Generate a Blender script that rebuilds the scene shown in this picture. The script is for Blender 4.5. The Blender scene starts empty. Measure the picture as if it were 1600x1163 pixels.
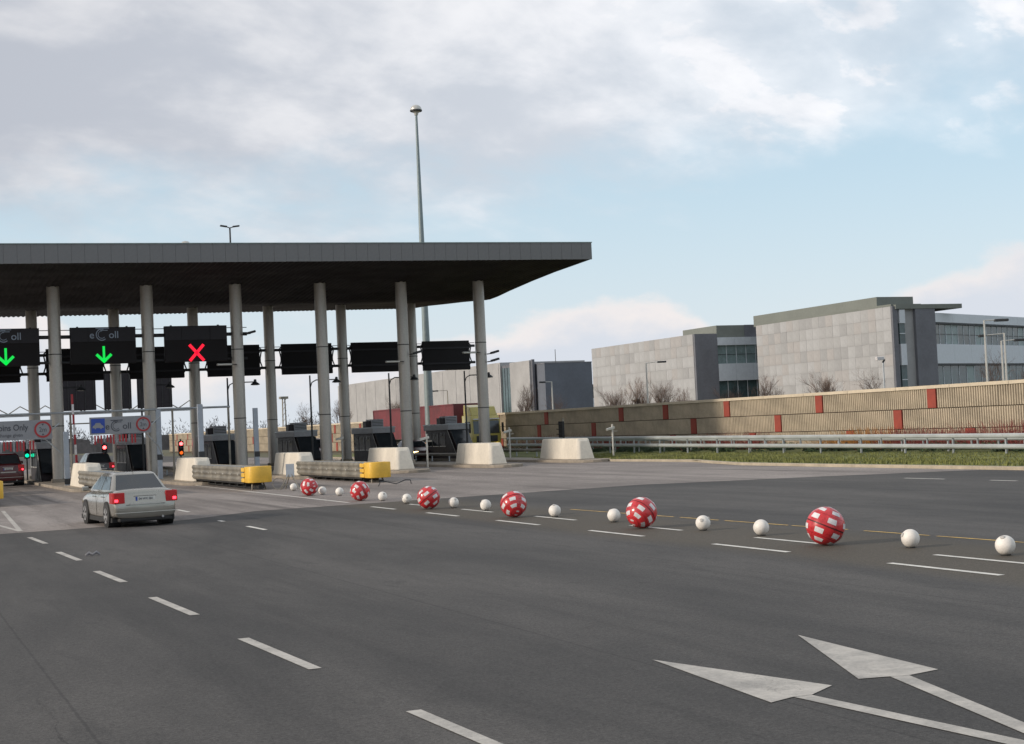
import bpy, bmesh, math, random
from mathutils import Vector, Matrix
random.seed(7)
PI = math.pi
R = math.radians
S = bpy.context.scene
COL = S.collection

# ------------------------------------------------------------------ camera
H = 2.3
def cam_axes():
    f, pitch, roll, yaw = 2300, .035, .046, .409
    fw = Vector((math.sin(yaw)*math.cos(pitch), math.cos(yaw)*math.cos(pitch), math.sin(pitch)))
    r0 = Vector((math.cos(yaw), -math.sin(yaw), 0)); u0 = r0.cross(fw)
    u = u0*math.cos(roll)+r0*math.sin(roll); r = r0*math.cos(roll)-u0*math.sin(roll)
    return f, r, u, fw
F_, CR, CU, CF = cam_axes()
cam_d = bpy.data.cameras.new('camera'); cam = bpy.data.objects.new('camera', cam_d); COL.objects.link(cam)
m3 = Matrix((CR, CU, -CF)).transposed()
cam.matrix_world = Matrix.Translation((0, 0, H)) @ m3.to_4x4()
cam_d.sensor_width = 36; cam_d.lens = F_/1600*36; cam_d.clip_end = 6000; cam_d.clip_start = .2
S.camera = cam

# ------------------------------------------------------------------ light, sky
SUN_EL, SUN_AZ = R(21), R(95)          # light travels across the road, towards +X
sd = bpy.data.lights.new('sun', 'SUN'); sd.energy = 2.5; sd.angle = R(3.5); sd.color = (1, .88, .75)
so = bpy.data.objects.new('sun', sd); COL.objects.link(so)
L = Vector((math.sin(SUN_AZ)*math.cos(SUN_EL), math.cos(SUN_AZ)*math.cos(SUN_EL), -math.sin(SUN_EL)))
so.rotation_euler = L.to_track_quat('-Z', 'Y').to_euler()
so.location = (-60, -20, 60)

W = bpy.data.worlds.new('World'); S.world = W; W.use_nodes = True
nt = W.node_tree; nt.nodes.clear()
class NB:
    """tiny node builder"""
    def __init__(s, nt): s.nt = nt
    def n(s, t, **k):
        o = s.nt.nodes.new(t)
        for a, b in k.items(): setattr(o, a, b)
        return o
    def put(s, sock, v):
        if isinstance(v, bpy.types.NodeSocket): s.nt.links.new(v, sock)
        elif v is not None: sock.default_value = v
    def math(s, op, a, b=None, c=None, clamp=False):
        o = s.n('ShaderNodeMath', operation=op, use_clamp=clamp)
        for i, v in enumerate((a, b, c)):
            if v is not None: s.put(o.inputs[i], v)
        return o.outputs[0]
    def rng(s, v, a, b, c=0., d=1., smooth=True):
        o = s.n('ShaderNodeMapRange', interpolation_type='SMOOTHSTEP' if smooth else 'LINEAR')
        s.put(o.inputs[0], v); 
        for i, x in enumerate((a, b, c, d)): s.put(o.inputs[i+1], x)
        return o.outputs[0]
    def mix(s, f, a, b, blend='MIX'):
        o = s.n('ShaderNodeMix', data_type='RGBA', blend_type=blend)
        s.put(o.inputs[0], f); s.put(o.inputs[6], a); s.put(o.inputs[7], b)
        return o.outputs[2]
    def xyz(s, x, y, z):
        o = s.n('ShaderNodeCombineXYZ'); s.put(o.inputs[0], x); s.put(o.inputs[1], y); s.put(o.inputs[2], z); return o.outputs[0]
    def sep(s, v):
        o = s.n('ShaderNodeSeparateXYZ'); s.put(o.inputs[0], v); return o.outputs
    def noise(s, v, scale, detail=4, rough=.55, dist=0.):
        o = s.n('ShaderNodeTexNoise'); s.put(o.inputs['Vector'], v); o.inputs['Scale'].default_value = scale
        o.inputs['Detail'].default_value = detail; o.inputs['Roughness'].default_value = rough; o.inputs['Distortion'].default_value = dist
        return o.outputs[0]
    def ramp(s, f, stops):
        o = s.n('ShaderNodeValToRGB'); e = o.color_ramp.elements
        while len(e) < len(stops): e.new(.5)
        for i, (p, c) in enumerate(stops):
            e[i].position = p; e[i].color = (c, c, c, 1) if isinstance(c, (int, float)) else tuple(c)+(1,)
        s.put(o.inputs[0], f); return o.outputs[0]
b = NB(nt)
sky = b.n('ShaderNodeTexSky', sky_type='NISHITA'); sky.sun_disc = False
sky.sun_elevation = SUN_EL; sky.sun_rotation = math.atan2(-L.x, -L.y)
sky.air_density = 1.0; sky.dust_density = 1.5; sky.ozone_density = 1.5
tc = b.n('ShaderNodeTexCoord').outputs['Generated']
x, y, z = b.sep(tc)
az = b.math('MULTIPLY', b.math('ARCTAN2', x, y), 180/PI)          # degrees from +Y towards +X
el = b.math('MULTIPLY', b.math('ARCSINE', z), 180/PI)
# high sheet of cloud, with its ragged lower rim
zc = b.math('ADD', b.math('MAXIMUM', z, 0.), .42)
pv = b.xyz(b.math('DIVIDE', x, zc), b.math('DIVIDE', y, zc), .3)
mp = b.n('ShaderNodeMapping'); b.put(mp.inputs[0], pv); mp.inputs['Rotation'].default_value = (0, 0, R(-28)); mp.inputs['Scale'].default_value = (1.0, 1.25, 1)
n1 = b.noise(mp.outputs[0], 2.6, 7, .52, .25)
n2 = b.noise(mp.outputs[0], 7.5, 7, .55, .15)
rim = b.rng(az, 14, 46, 7.6, 11.2)
dd = b.math('SUBTRACT', el, rim)
dd = b.math('ADD', dd, b.math('MULTIPLY', b.math('SUBTRACT', n1, .5), 13.))
dd = b.math('ADD', dd, b.math('MULTIPLY', b.math('SUBTRACT', n2, .5), 6.))
sheet = b.rng(dd, -2.2, 3.4, 0, .95)
thin = b.rng(az, 24, 46, 1.0, .5)
sheet = b.math('MULTIPLY', sheet, b.math('MAXIMUM', thin, b.rng(n2, .40, .58)))
# low heaped clouds near the horizon
cv = b.xyz(b.math('MULTIPLY', az, .10), b.math('MULTIPLY', el, .17), 1.7)
c1 = b.noise(cv, 1.6, 7, .58)
azn = b.rng(az, -180, 180, 0, 1, False)
def A(a): return (a+180)/360
top = b.ramp(azn, [(0, .35), (A(-40), .3), (A(0), .50), (A(5), .80), (A(9), .35), (A(13), .42), (A(17), .40), (A(22), .40), (A(25), .60), (A(30), .64), (A(33.5), .12), (A(35), .2), (A(38.5), .56), (A(43), .66), (A(60), .5), (1, .35)])
topd = b.math('ADD', b.math('MULTIPLY', top, 8.2), b.math('MULTIPLY', b.math('SUBTRACT', c1, .5), 5.5))
hd = b.math('SUBTRACT', topd, el)                                # height below the cloud top
heap = b.math('MULTIPLY', b.rng(hd, -.15, .75), b.rng(el, .2, 2.6, .35, .95))
# colours
g1 = b.math('ADD', b.math('MULTIPLY', b.noise(mp.outputs[0], 4.2, 8, .55, .2), .75), b.math('MULTIPLY', n1, .25))
west = b.rng(az, 0, 40, 0, 1)
ca = b.mix(west, (.45, .47, .525, 1), (.60, .64, .70, 1))
cb = b.mix(west, (.66, .66, .685, 1), (.90, .90, .925, 1))
shc = b.mix(b.rng(b.math('ADD', g1, b.math('MULTIPLY', b.math('SUBTRACT', n2, .5), .5)), .36, .66), ca, cb)
hc = b.mix(b.rng(b.math('ADD', hd, b.math('MULTIPLY', b.math('SUBTRACT', c1, .5), 5.)), -.2, 2.8), (.80, .75, .735, 1), (.61, .645, .71, 1))
haze = b.rng(el, 0, 16, .88, .55, False)
bg_s = b.n('ShaderNodeBackground'); b.put(bg_s.inputs[0], sky.outputs[0]); bg_s.inputs[1].default_value = .12
def bgd(c, s=1.0):
    o = b.n('ShaderNodeBackground'); b.put(o.inputs[0], c); o.inputs[1].default_value = s; return o.outputs[0]
def mixs(f, a, c):
    o = b.n('ShaderNodeMixShader'); b.put(o.inputs[0], f); nt.links.new(a, o.inputs[1]); nt.links.new(c, o.inputs[2]); return o.outputs[0]
s1 = mixs(haze, bg_s.outputs[0], bgd(b.mix(b.rng(el, 0, 12), (.68, .74, .80, 1), (.54, .71, .82, 1))))
s2 = mixs(heap, s1, bgd(hc))
s3 = mixs(sheet, s2, bgd(shc))
wo = b.n('ShaderNodeOutputWorld'); nt.links.new(s3, wo.inputs[0])
S.render.engine = 'CYCLES'
S.view_settings.view_transform = 'Standard'; S.view_settings.look = 'None'
S.view_settings.exposure = 0.2; S.view_settings.gamma = 1.0; S.view_settings.use_curve_mapping = False

# ------------------------------------------------------------------ materials
MATS = {}
def mat(name, col, rough=.7, metal=0., var=.15, scale=3., bump=0., bscale=30., emit=None, es=0., coat=0., stretch=None, spec=None):
    if name in MATS: return MATS[name]
    m = bpy.data.materials.new(name); m.use_nodes = True; t = m.node_tree; t.nodes.clear(); q = NB(t)
    p = q.n('ShaderNodeBsdfPrincipled'); o = q.n('ShaderNodeOutputMaterial'); t.links.new(p.outputs[0], o.inputs[0])
    tcn = q.n('ShaderNodeTexCoord').outputs['Object']
    v = tcn
    if stretch:
        mm = q.n('ShaderNodeMapping'); q.put(mm.inputs[0], tcn); mm.inputs['Scale'].default_value = stretch; v = mm.outputs[0]
    n = q.noise(v, scale, 6, .62)
    n_f = q.noise(tcn, scale*9, 4, .6)
    f = q.math('ADD', q.math('MULTIPLY', n, .7), q.math('MULTIPLY', n_f, .3))
    c = Vector(col)
    lo = tuple(c*(1-var*1.6))+(1,); hi = tuple(min(1, k) for k in c*(1+var*1.3))+(1,)
    cc = q.mix(q.rng(f, .3, .7), lo, hi)
    q.put(p.inputs['Base Color'], cc)
    q.put(p.inputs['Roughness'], q.rng(n, .3, .7, max(.02, rough-.08), min(1, rough+.08)))
    p.inputs['Metallic'].default_value = metal
    if spec is not None: p.inputs['Specular IOR Level'].default_value = spec
    if coat: p.inputs['Coat Weight'].default_value = coat; p.inputs['Coat Roughness'].default_value = .08
    if emit: p.inputs['Emission Color'].default_value = tuple(emit)+(1,); p.inputs['Emission Strength'].default_value = es
    if bump:
        bn = q.n('ShaderNodeBump'); bn.inputs['Strength'].default_value = bump; bn.inputs['Distance'].default_value = .02
        q.put(bn.inputs['Height'], q.noise(tcn, bscale, 4, .6)); t.links.new(bn.outputs[0], p.inputs['Normal'])
    MATS[name] = m; return m

def wear(m, base, lo, hi, stretch=(1, 1, 1)):
    t = m.node_tree; q = NB(t); p = next(n for n in t.nodes if n.type == 'BSDF_PRINCIPLED')
    src = p.inputs['Base Color'].links[0].from_socket
    g = q.n('ShaderNodeNewGeometry').outputs['Position']; mm = q.n('ShaderNodeMapping'); q.put(mm.inputs[0], g); mm.inputs['Scale'].default_value = stretch
    n = q.math('ADD', q.math('MULTIPLY', q.noise(mm.outputs[0], 1.4, 5, .6), .55), q.math('MULTIPLY', q.noise(g, 34, 4, .75), .45))
    f = q.rng(n, lo, hi)
    t.links.new(q.mix(q.math('MULTIPLY', f, .85), src, tuple(base)+(1,)), p.inputs['Base Color'])
def road_mat(name, base, tint, streak, dirt=None, amt=.2):
    m = bpy.data.materials.new(name); m.use_nodes = True; t = m.node_tree; t.nodes.clear(); q = NB(t)
    p = q.n('ShaderNodeBsdfPrincipled'); o = q.n('ShaderNodeOutputMaterial'); t.links.new(p.outputs[0], o.inputs[0])
    g = q.n('ShaderNodeNewGeometry').outputs['Position']
    X, Y, Z = q.sep(g)
    mm = q.n('ShaderNodeMapping'); q.put(mm.inputs[0], g); mm.inputs['Scale'].default_value = (1.1, .035, 1)
    s = q.noise(mm.outputs[0], 1.0, 5, .6, .2)
    mm2 = q.n('ShaderNodeMapping'); q.put(mm2.inputs[0], g); mm2.inputs['Scale'].default_value = (.5, .12, 1)
    l = q.noise(mm2.outputs[0], .6, 6, .65, .4)
    big = q.noise(g, .12, 4, .6)
    fine = q.noise(g, 28, 3, .8)
    fine2 = q.noise(g, 90, 2, .8); mid = q.noise(g, 9, 5, .75)
    c = Vector(base); tt = Vector(tint)
    col = q.mix(q.rng(l, .3, .7), tuple(c*(1-amt))+(1,), tuple(tt*(1+amt))+(1,))
    col = q.mix(q.math('MULTIPLY', q.rng(s, .5, .72), streak), col, tuple(c*.62)+(1,))
    col = q.mix(q.math('MULTIPLY', q.rng(big, .45, .7), .35), col, tuple(tt*1.18)+(1,))
    mm3 = q.n('ShaderNodeMapping'); q.put(mm3.inputs[0], g); mm3.inputs['Scale'].default_value = (1.6, .5, 1)
    blot = q.noise(mm3.outputs[0], 1.3, 8, .7, .6)
    col = q.mix(q.math('MULTIPLY', q.rng(blot, .52, .68), .45), col, tuple(c*.72)+(1,))
    vor = q.n('ShaderNodeTexVoronoi'); vor.feature = 'DISTANCE_TO_EDGE'; mm4 = q.n('ShaderNodeMapping'); q.put(mm4.inputs[0], q.mix(.06, g, q.xyz(q.math('MULTIPLY', blot, 9.), q.math('MULTIPLY', l, 9.), 0.)))
    mm4.inputs['Scale'].default_value = (.16, .045, 1); q.put(vor.inputs['Vector'], mm4.outputs[0]); vor.inputs['Scale'].default_value = 1
    crack = q.math('MULTIPLY', q.rng(vor.outputs['Distance'], .0018, .0006), q.rng(big, .5, .6))
    col = q.mix(q.math('MULTIPLY', crack, .6), col, tuple(c*.35)+(1,))
    # wheel tracks: pairs of slightly polished bands every lane, wandering a little
    tr = q.math('SINE', q.math('MULTIPLY', q.math('ADD', X, q.math('MULTIPLY', q.math('SUBTRACT', big, .5), 2.5)), 2*PI/2.5))
    col = q.mix(q.math('MULTIPLY', q.math('MULTIPLY', q.rng(tr, .2, .9), q.rng(s, .35, .6)), .30), col, tuple(c*.74)+(1,))
    seam = q.math('ABSOLUTE', q.math('SUBTRACT', q.math('MODULO', q.math('ADD', X, 61.6), 5.05), 2.5))
    col = q.mix(q.math('MULTIPLY', q.rng(q.math('ADD', seam, q.math('MULTIPLY', mid, .02)), .032, .016), .5), col, tuple(c*.5)+(1,))
    spots = q.noise(g, 2.1, 2, .5)
    col = q.mix(q.math('MULTIPLY', q.rng(spots, .74, .80), .6), col, tuple(c*.45)+(1,))
    if dirt:
        w = q.math('ADD', X, q.math('MULTIPLY', q.math('SUBTRACT', l, .5), 1.2))
        band = q.math('MULTIPLY', q.rng(w, 12.6, 13.6), q.rng(w, 17.4, 15.4))
        col = q.mix(q.math('MULTIPLY', band, .75), col, tuple(dirt)+(1,))
    # speckle of the stones, faded where grains are far below a pixel
    cd = q.n('ShaderNodeCameraData')
    sp = q.math('SUBTRACT', q.math('ADD', q.math('MULTIPLY', fine, .5), q.math('MULTIPLY', fine2, .5)), .5)
    k = q.math('ADD', 1.0, q.math('ADD', q.math('MULTIPLY', sp, 4.2), q.math('MULTIPLY', q.math('SUBTRACT', mid, .5), .9)))
    col = q.mix(1.0, col, q.xyz(k, k, k), 'MULTIPLY')
    q.put(p.inputs['Base Color'], col); p.inputs['Roughness'].default_value = .82
    p.inputs['Specular IOR Level'].default_value = .3
    bn = q.n('ShaderNodeBump'); bn.inputs['Strength'].default_value = .35; bn.inputs['Distance'].default_value = .01
    q.put(bn.inputs['Height'], fine); t.links.new(bn.outputs[0], p.inputs['Normal'])
    return m

M_asphalt = road_mat('asphalt', (.062, .060, .058), (.082, .077, .072), .5, (.092, .078, .058))
M_apron = road_mat('plaza_concrete', (.205, .18, .165), (.27, .24, .22), .95, None, .14)
M_soil = mat('verge_soil', (.10, .095, .05), .95, var=.3, scale=.6)
M_grass = mat('grass', (.13, .145, .040), .95, var=.35, scale=1.5, bump=.6, bscale=18)
M_kerb = mat('kerb_concrete', (.42, .36, .27), .85, var=.15, scale=1.2)
M_conc = mat('cast_concrete', (.70, .645, .55), .8, var=.10, scale=.9, stretch=(1, 1, .35))
M_island = mat('island_concrete', (.30, .26, .21), .85, var=.2, scale=.8)
M_paint = mat('road_paint', (.66, .64, .58), .6, var=.12, scale=4, bump=.2)
M_paintw = mat('worn_road_paint', (.44, .415, .375), .7, var=.2, scale=2.2, bump=.3, bscale=60)
wear(M_paint, (.09, .085, .08), .56, .66)
wear(M_paintw, (.12, .115, .105), .54, .68, (2, .5, 1))
M_yline = mat('yellow_line_paint', (.72, .47, .12), .7, var=.3, scale=3)
M_col = mat('column_steel', (.45, .425, .39), .42, .65, var=.12, scale=1.2, stretch=(1, 1, .25))
M_fascia = mat('fascia_zinc', (.17, .172, .175), .55, .2, var=.07, scale=.8)
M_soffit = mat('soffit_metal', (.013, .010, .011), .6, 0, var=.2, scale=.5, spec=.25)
M_dark = mat('dark_steel', (.045, .047, .05), .55, .3, var=.15)
M_sign = mat('sign_cabinet_black', (.011, .009, .010), .6, var=.2, spec=.25)
M_signh = mat('sign_header_panel', (.028, .026, .031), .55, var=.15, spec=.3)
M_galv = mat('galvanised_steel', (.40, .43, .45), .45, .5, var=.15, scale=2)
M_galvd = mat('weathered_galvanised', (.27, .25, .21), .5, .4, var=.25, scale=1.5)
M_post = mat('pale_blue_post', (.34, .38, .43), .55, .2, var=.1)
M_yel = mat('yellow_plastic', (.78, .47, .06), .5, var=.10, scale=2)
M_red = mat('ball_red', (.56, .028, .035), .32, var=.2, scale=5, coat=.4)
M_white = mat('ball_white', (.76, .72, .66), .5, var=.10, scale=5)
M_patch = mat('reflective_white', (.66, .64, .64), .4, var=.16, scale=9)
M_black = mat('black_rubber', (.018, .018, .018), .7, var=.2)
M_glass = mat('dark_glass', (.03, .035, .04), .08, var=.1, spec=.8)
M_wall = mat('noise_wall_tan', (.46, .39, .29), .85, var=.14, scale=.7)
M_coping = mat('wall_coping', (.58, .50, .38), .85, var=.1, scale=.6)
M_stripe = mat('wall_red_panel', (.29, .055, .036), .8, var=.12, scale=2)
M_joint = mat('wall_joint_shadow_board', (.11, .085, .06), .9, var=.15)
M_slate = mat('slate_cladding', (.15, .155, .175), .7, var=.13, scale=.5)
M_roofg = mat('roof_plant_grey_green', (.185, .20, .18), .8, var=.08, scale=.4)
M_whitep = mat('white_metal_panel', (.58, .62, .66), .5, var=.05)
M_bglass = mat('blue_green_glazing', (.06, .10, .105), .12, var=.35, scale=.25, spec=.7)
M_bglass2 = mat('pale_blind_glazing', (.20, .27, .27), .3, var=.15, scale=.5)
M_stone = [mat('stone_tone_%s' % n, c, .85, var=.07, scale=.8) for n, c in
           (('pale', (.395, .40, .405)), ('mid', (.365, .368, .37)), ('warm', (.375, .365, .36)), ('grey', (.33, .333, .337)))]
M_bark = mat('bare_bark', (.13, .10, .085), .9, var=.25)
M_twig = mat('brown_twigs', (.14, .095, .075), .9, var=.3)
M_dogr = mat('dogwood_red_stems', (.19, .04, .036), .75, var=.3, scale=1.5)
M_dogo = mat('willow_orange_stems', (.36, .17, .04), .75, var=.3, scale=1.5)
M_ever = mat('evergreen_leaves', (.035, .060, .022), .8, var=.45, scale=1.2)
M_cont = mat('container_red', (.15, .026, .034), .6, var=.2, scale=.5)
M_orange = mat('faded_orange_print', (.55, .20, .03), .7, var=.15)
M_cab = mat('cab_yellow', (.44, .37, .09), .4, var=.08, coat=.3)
M_silver = mat('silver_car_paint', (.34, .325, .285), .25, .7, var=.015, scale=.6, coat=.8)
M_dred = mat('dark_red_car_paint', (.085, .009, .012), .35, .2, var=.08, coat=.5)
M_charc = mat('charcoal_car_paint', (.06, .055, .06), .35, .3, var=.08, coat=.5)
M_rim = mat('alloy_rim', (.5, .5, .5), .35, .7, var=.1)
M_lens = mat('red_lens', (.33, .01, .012), .25, var=.1, emit=(1, .02, .02), es=.06)
M_brake = mat('lit_brake_lamp', (.6, .02, .02), .3, var=.05, emit=(1, .03, .05), es=5)
M_plate = mat('number_plate', (.66, .66, .62), .5, var=.05)
M_blue = mat('sign_blue', (.02, .06, .33), .5, var=.08)
M_sgrey = mat('sign_face_grey', (.24, .25, .27), .5, var=.06)
M_sred = mat('sign_red', (.34, .025, .03), .5, var=.08)
M_ink = mat('sign_dark_lettering', (.06, .065, .08), .6, var=.1)
M_pale = mat('pale_lettering', (.30, .36, .45), .5, var=.05)
M_eg = mat('lit_green_signal', (.0, .3, .05), .4, var=.02, emit=(.0, .62, .06), es=1.0)
M_er = mat('lit_red_signal', (.4, .0, .02), .4, var=.02, emit=(1, .008, .035), es=1.0)
M_tr = mat('lit_red_lamp', (.6, .02, .02), .4, var=.02, emit=(1, .06, .06), es=9)
M_ta = mat('lit_amber_lamp', (.6, .2, .02), .4, var=.02, emit=(1, .16, .02), es=1.0)
M_tg = mat('lit_green_lamp', (.0, .4, .2), .4, var=.02, emit=(.0, .9, .45), es=1.3)
M_head = mat('lit_headlamp', (.8, .8, .6), .4, var=.02, emit=(1, .72, .30), es=6)
M_trim = mat('pale_trim', (.55, .54, .50), .4, .4, var=.05)
M_roofb = mat('booth_roof_grey', (.34, .345, .36), .6, .1, var=.12, scale=1)
M_booth = mat('booth_panel_dark', (.03, .024, .026), .55, var=.2, spec=.3)
M_mast = mat('mast_green_grey', (.22, .27, .28), .55, .3, var=.1)

# ------------------------------------------------------------------ mesh helpers
class MB:
    def __init__(s): s.v = []; s.f = []
    def add(s, vs, fs):
        n = len(s.v); s.v += [tuple(q) for q in vs]; s.f += [tuple(i+n for i in f) for f in fs]; return s
    def box(s, x0, x1, y0, y1, z0, z1, M=None):
        vs = [Vector(q) for q in ((x0, y0, z0), (x1, y0, z0), (x1, y1, z0), (x0, y1, z0), (x0, y0, z1), (x1, y0, z1), (x1, y1, z1), (x0, y1, z1))]
        if M: vs = [M @ q for q in vs]
        return s.add(vs, [(0, 3, 2, 1), (4, 5, 6, 7), (0, 1, 5, 4), (1, 2, 6, 5), (2, 3, 7, 6), (3, 0, 4, 7)])
    def tube(s, pts, rad, n=8, caps=True):
        pts = [Vector(p) for p in pts]
        if not isinstance(rad, (list, tuple)): rad = [rad]*len(pts)
        base = len(s.v); prev = None
        for i, p in enumerate(pts):
            d = (pts[min(i+1, len(pts)-1)]-pts[max(i-1, 0)]).normalized()
            a = prev if prev is not None else (Vector((1, 0, 0)) if abs(d.x) < .8 else Vector((0, 1, 0)))
            a = (a-d*a.dot(d)).normalized(); prev = a; c = d.cross(a)
            for k in range(n):
                t = 2*PI*k/n; s.v.append(tuple(p+(a*math.cos(t)+c*math.sin(t))*rad[i]))
        for i in range(len(pts)-1):
            for k in range(n):
                q = base+i*n; s.f.append((q+k, q+(k+1) % n, q+n+(k+1) % n, q+n+k))
        if caps:
            s.f.append(tuple(base+k for k in reversed(range(n)))); s.f.append(tuple(base+(len(pts)-1)*n+k for k in range(n)))
        return s
    def lathe(s, prof, n=16, c=(0, 0, 0)):
        base = len(s.v); c = Vector(c)
        for r, z in prof:
            for k in range(n):
                t = 2*PI*k/n; s.v.append((c.x+r*math.cos(t), c.y+r*math.sin(t), c.z+z))
        for i in range(len(prof)-1):
            for k in range(n):
                q = base+i*n; s.f.append((q+k, q+(k+1) % n, q+n+(k+1) % n, q+n+k))
        s.f.append(tuple(base+k for k in reversed(range(n)))); s.f.append(tuple(base+(len(prof)-1)*n+k for k in range(n)))
        return s
    def prism(s, poly, axis, a, b_):
        """poly: 2-D points; axis 'x': (y,z) extruded in x; 'y': (x,z); 'z': (x,y)"""
        def P(q, t): return {'x': (t, q[0], q[1]), 'y': (q[0], t, q[1]), 'z': (q[0], q[1], t)}[axis]
        n = len(poly); vs = [P(q, a) for q in poly]+[P(q, b_) for q in poly]
        fs = [tuple(range(n)), tuple(reversed(range(n, 2*n)))]+[(i, i+n, (i+1) % n+n, (i+1) % n) for i in range(n)]
        return s.add(vs, fs)
    def mesh(s, name, m, smooth=False, bevel=0.):
        me = bpy.data.meshes.new(name); me.from_pydata(s.v, [], s.f)
        bm = bmesh.new(); bm.from_mesh(me); bmesh.ops.recalc_face_normals(bm, faces=bm.faces)
        if bevel: bmesh.ops.bevel(bm, geom=[e for e in bm.edges if e.is_manifold and e.calc_face_angle(0) > .5], offset=bevel, segments=2, affect='EDGES', profile=.5)
        bm.to_mesh(me); bm.free(); me.materials.append(m)
        if smooth:
            me.polygons.foreach_set('use_smooth', [True]*len(me.polygons)); me.set_sharp_from_angle(angle=R(38))
        return me
    def build(s, name, m, parent=None, smooth=False, bevel=0., loc=None):
        return link(name, s.mesh(name, m, smooth, bevel), parent, loc)
def link(name, me, parent=None, loc=None, rot=None):
    o = bpy.data.objects.new(name, me); COL.objects.link(o)
    if parent: o.parent = parent
    if loc: o.location = loc
    if rot: o.rotation_euler = rot
    return o
def thing(name, label, cat, loc=(0, 0, 0), rz=0, group=None):
    o = bpy.data.objects.new(name, None); COL.objects.link(o); o.location = loc; o.rotation_euler = (0, 0, rz)
    o.empty_display_size = .3
    return tag(o, label, cat, group)
def tag(o, label, cat, group=None):
    o['label'] = label; o['category'] = cat
    if group: o['group'] = group
    elif 'group' in o: del o['group']
    return o
def struct(o): o['kind'] = 'structure'; return o
def stuff(o, label=None, cat=None):
    o['kind'] = 'stuff'
    if label: o['label'] = label
    if cat: o['category'] = cat
    return o
KIDS = {}
def copy_tree(o, parent=None):
    c = o.copy(); COL.objects.link(c)
    if parent: c.parent = parent; 
    for ch in [q for q in COL.objects if q.parent == o]: copy_tree(ch, c)
    return c
def dup(o, label, loc, rz=0, group=None):
    c = copy_tree(o); c.location = loc; c.rotation_euler = (0, 0, rz); c['label'] = label
    if group: c['group'] = group
    return c
def text(name, s, size, m, parent, loc, align='LEFT', squash=1., facing='-y', bold=0.):
    cu = bpy.data.curves.new(name, 'FONT'); cu.body = s; cu.size = size; cu.align_x = align; cu.extrude = .004; cu.offset = bold
    to = bpy.data.objects.new(name, cu); COL.objects.link(to)
    me = bpy.data.meshes.new_from_object(to); bpy.data.objects.remove(to); me.name = name
    rot = Matrix.Rotation(PI/2, 4, 'X') @ Matrix.Diagonal((squash, 1, 1, 1)); me.transform(rot)
    me.materials.clear(); me.materials.append(m)
    return link(name, me, parent, loc)

# ------------------------------------------------------------------ setting
g = MB().add([(-3000, -600, -.03), (3000, -600, -.03), (3000, 4000, -.03), (-3000, 4000, -.03)], [(0, 1, 2, 3)]).build('ground', M_soil); struct(g)
def sheet(name, pts, z, m):
    o = MB().add([(p[0], p[1], z) for p in pts], [tuple(range(len(pts)))]).build(name, m); return struct(o)
kerb_l = [(34.1, -60), (34.3, 30), (34.6, 42), (34.7, 48.6), (35.0, 56.0), (36.0, 60), (36.9, 63), (36.8, 68), (36.2, 76), (36.2, 130)]
sheet('road', [(-60, -60)]+kerb_l[:8]+[(36.2, 300), (-60, 300)], 0, M_asphalt)
sheet('plaza_slab', [(-60, 40.6), (5, 41.3), (8.1, 42.1), (10.5, 44.3), (24, 44.7), (29.6, 42.3), (32.8, 40.5), (34.5, 39.6), (34.6, 48.6), (34.9, 56), (35.9, 60), (36.8, 63), (36.7, 68), (36.1, 76), (36.1, 150), (-60, 150)], .004, M_apron)
# kerb along the verge
kb = MB()
for (a, c) in zip(kerb_l[:-1], kerb_l[1:]):
    d = Vector((c[0]-a[0], c[1]-a[1])).normalized(); nx, ny = d.y*.16, -d.x*.16
    w = 1.0
    kb.add([(a[0], a[1], -.02), (c[0], c[1], -.02), (c[0]+nx, c[1]+ny, -.02), (a[0]+nx, a[1]+ny, -.02),
            (a[0], a[1], .11), (c[0], c[1], .11), (c[0]+nx, c[1]+ny, .12), (a[0]+nx, a[1]+ny, .12)],
           [(0, 3, 2, 1), (4, 5, 6, 7), (0, 1, 5, 4), (1, 2, 6, 5), (2, 3, 7, 6), (3, 0, 4, 7)])
struct(kb.build('kerb', M_kerb))
# grass verge rising gently towards the rail
vb = MB(); ys = [-60+i*4 for i in range(49)]
def kx(y):
    for a, c in zip(kerb_l[:-1], kerb_l[1:]):
        if a[1] <= y <= c[1]: return a[0]+(c[0]-a[0])*(y-a[1])/(c[1]-a[1])
    return kerb_l[-1][0]
vrow = []
for yy in ys:
    x0 = kx(yy)+.15
    vrow.append([(x0, yy, .1), (x0+1.5, yy, .13+random.uniform(-.02, .02)), (39.2, yy, .15+random.uniform(-.02, .03)), (42, yy, .17), (44, yy, .2), (47, yy, .22)])
vs = [p for r_ in vrow for p in r_]; fs = []
for i in range(len(ys)-1):
    for k in range(5): q = i*6+k; fs.append((q, q+1, q+7, q+6))
struct(MB().add(vs, fs).build('verge', M_grass, smooth=True))
# grass blades along the verge: uncountable
gb = MB()
for _ in range(26000):
    yy = random.uniform(28, 82); x0 = kx(yy)+.25; xx = random.uniform(x0, 43); h = random.uniform(.04, .12)
    a = random.uniform(0, PI); dx, dy = math.cos(a)*.03, math.sin(a)*.03
    gb.add([(xx-dx, yy-dy, .12), (xx+dx, yy+dy, .12), (xx+random.uniform(-.04, .04), yy, .14+h)], [(0, 1, 2)])
stuff(gb.build('grass', mat('grass_blades', (.16, .17, .05), .9, var=.35, scale=.8)))

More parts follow.
